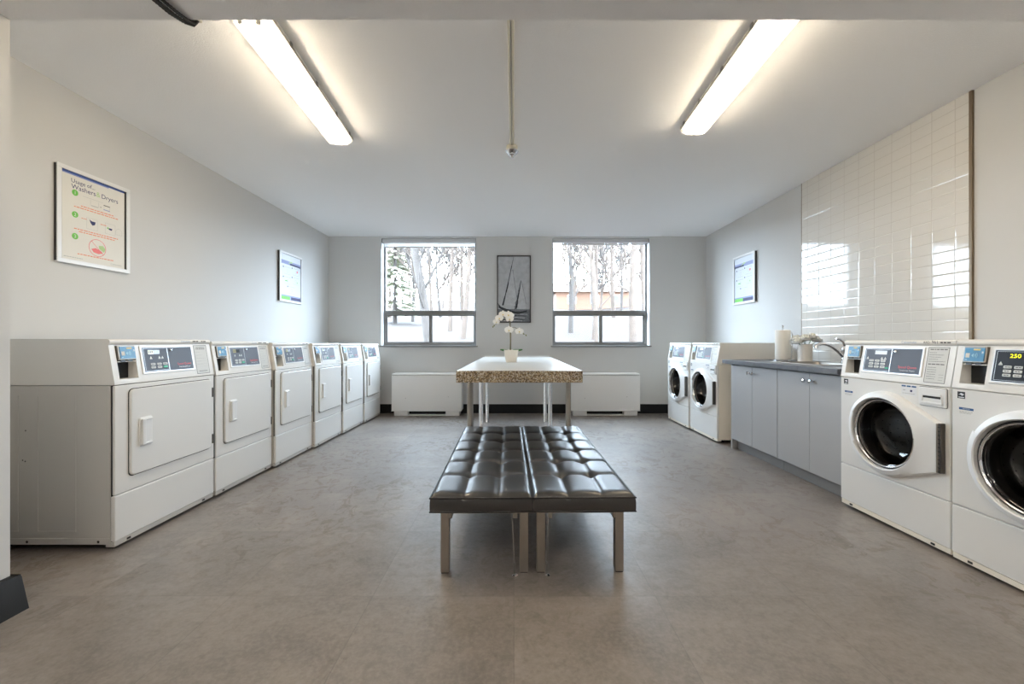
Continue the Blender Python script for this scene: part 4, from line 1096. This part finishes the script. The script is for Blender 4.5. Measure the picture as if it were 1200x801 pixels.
def tips_poster(o, u, n, w, h, label, mirror):
    r = picture_root('framed_poster', label, 'poster', o, u, n, 'small framed posters facing each other')
    poster_frame(r, w, h, 0.03)
    s = MB(); z = 0.0205
    s.box(-w / 2 + 0.02, w / 2 - 0.02, 0.02, h - 0.02, 0.002, 0.020, 'sheetb')
    x0, x1 = -w / 2 + 0.03, w / 2 - 0.03; pw_ = x1 - x0; y0, y1 = 0.03, h - 0.03; hh = y1 - y0
    def P(u): return x0 + u * pw_
    def Q(v): return y0 + v * hh
    s.rect(P(0), P(1), Q(0.78), Q(0.87), 'bandl', None, z); s.rect(P(0.45), P(1), Q(0.78), Q(0.83), 'navy', None, z + 0.0003) if mirror else s.rect(P(0), P(0.5), Q(0.78), Q(0.83), 'navy', None, z + 0.0003)
    s.poly([(P(0.35), Q(0.82), z + 0.0004), (P(0.62), Q(0.86), z + 0.0004), (P(0.5), Q(0.88), z + 0.0004)], 'limel')
    s.rect(P(0.05), P(0.95), Q(0.12), Q(0.79), 'sheetb', None, z + 0.0005)
    s.rect(P(0), P(1), Q(0.0), Q(0.10), 'bandl', None, z); s.rect(P(0.5 if mirror else 0.42), P(1), Q(0.0), Q(0.07), 'navy', None, z + 0.0002); s.rect(P(0.02), P(0.45), Q(0.0), Q(0.075), 'lime', None, z + 0.0004)
    for i, (uu, vv) in enumerate(((0.12, 0.72), (0.55, 0.74), (0.12, 0.50), (0.55, 0.53), (0.33, 0.30))):
        s.disc(P(uu), Q(vv), 0.010, 'navy', None, z + 0.0008, 12); s.greek(P(uu + 0.06), P(uu + 0.36), Q(vv), 0.005, 'greyp', None, z + 0.0008, i)
        s.disc(P(uu + 0.2), Q(vv - 0.075), 0.020, 'greyp', None, z + 0.0008, 16, 0.017); s.greek(P(uu + 0.04), P(uu + 0.34), Q(vv - 0.15), 0.004, 'greyp', None, z + 0.0008, i + 9)
    s.disc(P(0.82), Q(0.68), 0.016, 'pink', None, z + 0.0009, 14); s.disc(P(0.82), Q(0.43), 0.013, 'limel', None, z + 0.0009, 14); s.rect(P(0.2), P(0.33), Q(0.41), Q(0.43), 'lime', None, z + 0.0009)
    s.build('printed_sheet', r)
tips_poster((XL + 0.0005, 5.220, 1.578), (0, 1, 0), (1, 0, 0), 0.520, 0.612, 'small white framed poster on the left wall above the dryers', True)
tips_poster((XR - 0.0005, 5.246, 1.570), (0, -1, 0), (-1, 0, 0), 0.492, 0.620, 'small white framed poster on the right wall beside the tiles', False)

# ------------------------------------------------------------------ ceiling fittings
def light(x, y0, y1, dx, label, lamp='tube'):
    L = math.hypot(dx, y1 - y0)
    root = thing('ceiling_light', label, 'ceiling light', (x + dx / 2, (y0 + y1) / 2, ZC), -math.atan2(dx, y1 - y0), 'fluorescent ceiling lights')
    h = L / 2; w = 0.092
    MB().box(-0.070, 0.070, -h + 0.02, h - 0.02, -0.034, -0.001, 'fixture', 0.004).box(-w, w, -h, h, -0.012, -0.001, 'fixture', 0.003).box(-w, -w + 0.004, -h, h, -0.036, -0.01, 'fixture').box(w - 0.004, w, -h, h, -0.036, -0.01, 'fixture').build('housing', root)
    for s in (-0.042, 0.042):
        MB().tube([(s, -h + 0.045, -0.056), (s, h - 0.045, -0.056)], 0.0165, lamp, 14).build('fluorescent_tube', root)
        k = MB()
        for e in (-1, 1): k.box(s - 0.012, s + 0.012, e * (h - 0.045) - 0.008 + e * 0.008, e * (h - 0.045) + 0.008 + e * 0.008, -0.078, -0.034, 'fixture', 0.002)
        k.build('lamp_holder', root)
    d = MB(); ring = []
    prof = [(-w, -0.012), (-w - 0.001, -0.035), (-w + 0.008, -0.066), (-w + 0.03, -0.084), (-0.012, -0.090), (0, -0.086), (0.012, -0.090), (w - 0.03, -0.084), (w - 0.008, -0.066), (w + 0.001, -0.035), (w, -0.012)]
    rows = []
    for y, k in ((-h, 0.55), (-h + 0.03, 0.9), (-h + 0.06, 1), (h - 0.06, 1), (h - 0.03, 0.9), (h, 0.55)):
        rows.append([(px, y, -0.012 + (pz + 0.012) * k) for px, pz in prof])
    d.loops(rows, 'diff', closed=False); d.poly(rows[0], 'diff'); d.poly(rows[-1], 'diff')
    d.build('diffuser', root)
    for y in (-h * 0.62, -h * 0.1, h * 0.42, h * 0.85):
        for sgn in (-1, 1):
            MB().box(sgn * (w + 0.001) - 0.004, sgn * (w + 0.001) + 0.004, y, y + 0.025, -0.03, -0.004, 'alu', 0.001).build('clip', root)
    return root
light(-1.268, 1.955, 3.245, -0.085, 'lit fluorescent ceiling light on the side above the dryers')
light(1.278, 1.83, 3.09, 0.052, 'lit fluorescent ceiling light on the side above the washing machines')
light(-1.25, -0.9, 0.35, 0.0, 'added fill light behind the beam, out of view on the dryer side', 'tubeb')  # this and the next three are added, unseen fill for surfaces facing the viewer
light(1.20, -0.9, 0.35, 0.0, 'added fill light behind the beam, out of view on the washer side', 'tubeb')
light(-1.25, -2.7, -1.45, 0.0, 'added fill light at the rear end, out of view on the dryer side', 'tubeb')
light(1.20, -2.7, -1.45, 0.0, 'added fill light at the rear end, out of view on the washer side', 'tubeb')
cd = thing('ceiling_raceway', 'white cable raceway running along the ceiling to the detector', 'cable raceway', (-0.017, 2.4, ZC), 0)
MB().box(-0.017, -0.002, -0.713, 0.96, -0.014, 0, 'beige', 0.003).build('channel', cd); MB().box(0.002, 0.017, -0.713, 0.96, -0.014, 0, 'beige', 0.003).build('channel', cd)
hd = thing('heat_detector', 'small beige and chrome heat detector on the ceiling', 'heat detector', (-0.017, 3.405, ZC), 0)
MB().lathe([(0.046, 0), (0.046, -0.036), (0.043, -0.04), (0, -0.04)], 'beige', n=24).build('base', hd)
MB().lathe([(0.052, -0.040), (0.054, -0.044), (0.040, -0.062), (0.030, -0.068), (0.030, -0.074), (0.018, -0.082), (0.016, -0.09), (0.008, -0.096), (0, -0.097)], 'chrome', n=24).build('sensor_cap', hd)
# conduit bundle hooked over the beam
cb = thing('cable_bundle', 'bundle of black cables hanging under the beam', 'cable bundle', (-1.34, 1.60, ZS), 0)
for i, (ox, oz) in enumerate(((-0.014, 0.0), (0.0, -0.005), (0.014, 0.001))):
    pts = [(-0.030 + ox, -0.16, -0.006 + oz), (-0.020 + ox, -0.09, -0.010 + oz), (-0.010 + ox * 1.1, -0.03, -0.013 + oz), (0.000 + ox * 1.1, 0.03, -0.015 + oz), (0.012 + ox * .8, 0.075, -0.013 + oz * 1.2), (0.026 + ox * 0.5, 0.10, -0.004 + oz * 1.4), (0.034 + ox * .4, 0.108, 0.015 + oz)]
    q = []; rr = []
    for a, b in zip(pts[:-1], pts[1:]):
        for k in range(10): q.append(Vector(a).lerp(Vector(b), k / 10)); rr.append(0.0058 + 0.0012 * (len(q) % 2))
    MB().tube(q, rr, 'cable', 8).build('cable', cb)
MB().box(-0.048, -0.002, -0.135, -0.12, -0.02, 0.0, 'silver', 0.002).build('clamp', cb)
MB().box(0.018, 0.05, 0.0885, 0.118, 0.01, 0.024, 'beige', 0.003).build('clip', cb)

# ------------------------------------------------------------------ outside
def tz(x, y): return max(0.0, min((y - 8.5), 46)) * 0.135 + 0.25 * math.sin(x * 0.35 + y * 0.2) * min(1, max(0, (y - 9) / 6))
g = MB(); nx, ny = 60, 60
vs = [(-40 + 80 * i / nx, 6.8 + 70 * j / ny, tz(-40 + 80 * i / nx, 6.8 + 70 * j / ny) - 0.05) for j in range(ny + 1) for i in range(nx + 1)]
g.add(vs, [(j * (nx + 1) + i, j * (nx + 1) + i + 1, (j + 1) * (nx + 1) + i + 1, (j + 1) * (nx + 1) + i) for j in range(ny) for i in range(nx)], 'litter')
o = g.build('ground'); o['kind'] = 'structure'; o['label'] = 'rising woodland ground covered in brown leaves'

def tree(x, y, h, r, lean, seed, bark, label, group='bare trees beyond the windows', levels=4, fork=None):
    rr = random.Random(seed); z = tz(x, y) - 0.12
    root = thing('bare_tree', label, 'tree', (x, y, z), 0, group)
    tr = MB(); br = MB()
    pts = []; n = 12; c = Vector((0, 0, 0))
    wob = rr.uniform(0, 6)
    for i in range(n + 1):
        s = i / n
        pts.append(Vector((lean * h * s + 0.012 * h * math.sin(s * 5 + wob), 0.01 * h * math.cos(s * 4 + wob), h * s)))
    rad = [r * (1 - 0.85 * i / n) + 0.01 for i in range(n + 1)]
    tr.tube(pts, rad, bark, 8)
    tr.build('trunk', root)
    def branch(p, d, ln, rad, lev):
        q = [p]; dd = d.copy()
        for i in range(5):
            dd = (dd + Vector((rr.uniform(-.16, .16), rr.uniform(-.16, .16), rr.uniform(-0.02, .14)))).normalized()
            q.append(q[-1] + dd * ln / 5)
        br.tube(q, [max(y * (0.0011 if lev < 3 else 0.0008), rad * (1 - 0.14 * i)) for i in range(6)], bark, 4 if lev > 1 else 5)
        if lev >= levels: return
        for k in range(3 if lev < 2 else 2 + (lev == 2)):
            i = rr.randint(1, 5)
            ax = Vector((rr.uniform(-1, 1), rr.uniform(-1, 1), rr.uniform(0.1, 1.0))).normalized()
            nd = (dd * 0.75 + ax * 0.75).normalized()
            branch(q[i], nd, ln * rr.uniform(0.5, 0.8), rad * 0.6, lev + 1)
    for k in range(int(h * 1.1) + 3):
        s = rr.uniform(0.12, 0.97); i = s * n; i0 = int(i)
        p = pts[i0].lerp(pts[min(i0 + 1, n)], i - i0)
        a = rr.uniform(0, 2 * PI); el = rr.uniform(0.35, 1.1)
        d = Vector((math.cos(a) * math.cos(el), math.sin(a) * math.cos(el), math.sin(el)))
        branch(p, d, h * rr.uniform(0.16, 0.3) * (1.15 - s * 0.6), max(0.022, r * 0.34 * (1 - 0.6 * s)), 1)
    br.build('crown', root)
    return root
tree(-2.95, 14.0, 9.5, 0.17, -0.13, 21, 'barkd', 'thick grey bare tree leaning left close behind the left window', levels=4)
tree(-2.05, 17.0, 9.0, 0.12, 0.03, 22, 'bark', 'forked pale bare tree in the middle of the left window', levels=4)
tree(3.35, 16.0, 9.5, 0.12, -0.12, 23, 'bark', 'slender bare tree leaning left close behind the right window', levels=4)
tree(5.15, 17.5, 11.0, 0.17, -0.01, 24, 'bark', 'upright pale bare tree at the right side of the right window', levels=4)
rt = random.Random(99)
for i in range(26):
    left = i % 2 == 0
    y = 18 + i * 1.25
    u0, u1 = (448, 557) if left else (650, 760)
    px = u0 + (u1 - u0) * ((i * 0.381966 + rt.uniform(-0.05, 0.05)) % 1.0)
    tree((px - 602.4) * y / 486, y, rt.uniform(9, 15), rt.uniform(0.07, 0.14), rt.uniform(-0.04, 0.04), 200 + i, 'bark' if i % 3 else 'barkd',
         'thin pale bare tree in the woods seen through the %s window' % ('left' if left else 'right'), 'bare woods through the %s window' % ('left' if left else 'right'), levels=3 if y > 26 else 4)
# a conifer at the left edge
cf = thing('conifer_tree', 'pale green conifer at the left edge of the left window', 'tree', (-6.6, 23.0, tz(-6.6, 23.0) - 0.1), 0)
MB().tube([(0, 0, 0), (0, 0, 3.5), (0.05, 0, 6.5)], [0.12, 0.08, 0.02], 'barkd', 8).build('trunk', cf)
cc = MB(); rc = random.Random(5)
for i in range(230):
    s = rc.random() ** 0.8; z = 0.6 + 5.9 * s; a = rc.uniform(0, 2 * PI); ln = (1 - s) * 1.5 + 0.15
    d = Vector((math.cos(a), math.sin(a), -0.18)); p = Vector((0, 0, z)); q = p + d * ln
    petal(cc, tuple(p + d * ln * 0.25), d, (0, 0, 1), ln * 0.75, 0.32, -0.1, 'needle', 3, 4)
cc.build('crown', cf, recalc=False)
# house beyond the trees
hs = thing('distant_house', 'orange brick house beyond the trees behind the right window', 'house', (8.6, 46.0, tz(8.6, 46.0)), 0)
b0 = -0.6
MB().box(-4.2, 3.6, -2.5, 2.5, b0, 1.3, 'brick').build('wall', hs)
MB().prism([(-2.9, 1.3), (2.9, 1.3), (0, 2.5)], -4.5, 3.9, 'x', 'rooft').build('roof', hs)
MB().box(-2.6, -1.9, -1.6, -0.8, 1.4, 3.1, 'brick', 0.02).build('chimney', hs)
for x in (-3.0, -0.6, 1.6):
    w = MB().box(x, x + 0.9, -2.55, -2.5, 0.1, 1.0, 'jamb').box(x + 0.06, x + 0.84, -2.56, -2.54, 0.16, 0.94, 'panel').build('window', hs)

# ------------------------------------------------------------------ light, camera
wd = bpy.data.worlds.new('World'); C.world = wd; wd.use_nodes = True
bg = wd.node_tree.nodes['Background']; bg.inputs[0].default_value = (0.69, 0.84, 1.0, 1); bg.inputs[1].default_value = 27.0
for w in (W1, W2):                                              # portals only steer the sampling of the sky through the panes
    l = bpy.data.lights.new('window_portal', 'AREA'); l.shape = 'RECTANGLE'; l.size = w[1] - w[0]; l.size_y = WZ[1] - WZ[0]
    l.cycles.is_portal = True
    o = bpy.data.objects.new('window_portal', l); COL.objects.link(o)
    o.location = ((w[0] + w[1]) / 2, YB + 0.235, (WZ[0] + WZ[1]) / 2); o.rotation_euler = (-PI / 2, 0, 0)
cam = bpy.data.cameras.new('Camera'); co = bpy.data.objects.new('Camera', cam); COL.objects.link(co)
co.location = (0, 0, 1.09); co.rotation_euler = (PI / 2, 0, 0)
cam.sensor_width = 36; cam.lens = 486 / 1200 * 36; cam.shift_x = -2.4 / 1200; cam.shift_y = -0.5 / 1200
cam.clip_start = 0.05; cam.clip_end = 300
C.camera = co
vs_ = C.view_settings
C.display_settings.display_device = 'sRGB'
vs_.view_transform = 'Standard'; vs_.look = 'None'; vs_.exposure = 0.3; vs_.gamma = 1.0; vs_.use_curve_mapping = False
cy = C.cycles
cy.max_bounces = 12; cy.diffuse_bounces = 8; cy.glossy_bounces = 5; cy.transmission_bounces = 6; cy.transparent_max_bounces = 16
cy.caustics_reflective = False; cy.caustics_refractive = False
cy.use_denoising = True
try: cy.denoiser = 'OPENIMAGEDENOISE'
except Exception: pass
cy.sample_clamp_indirect = 8.0
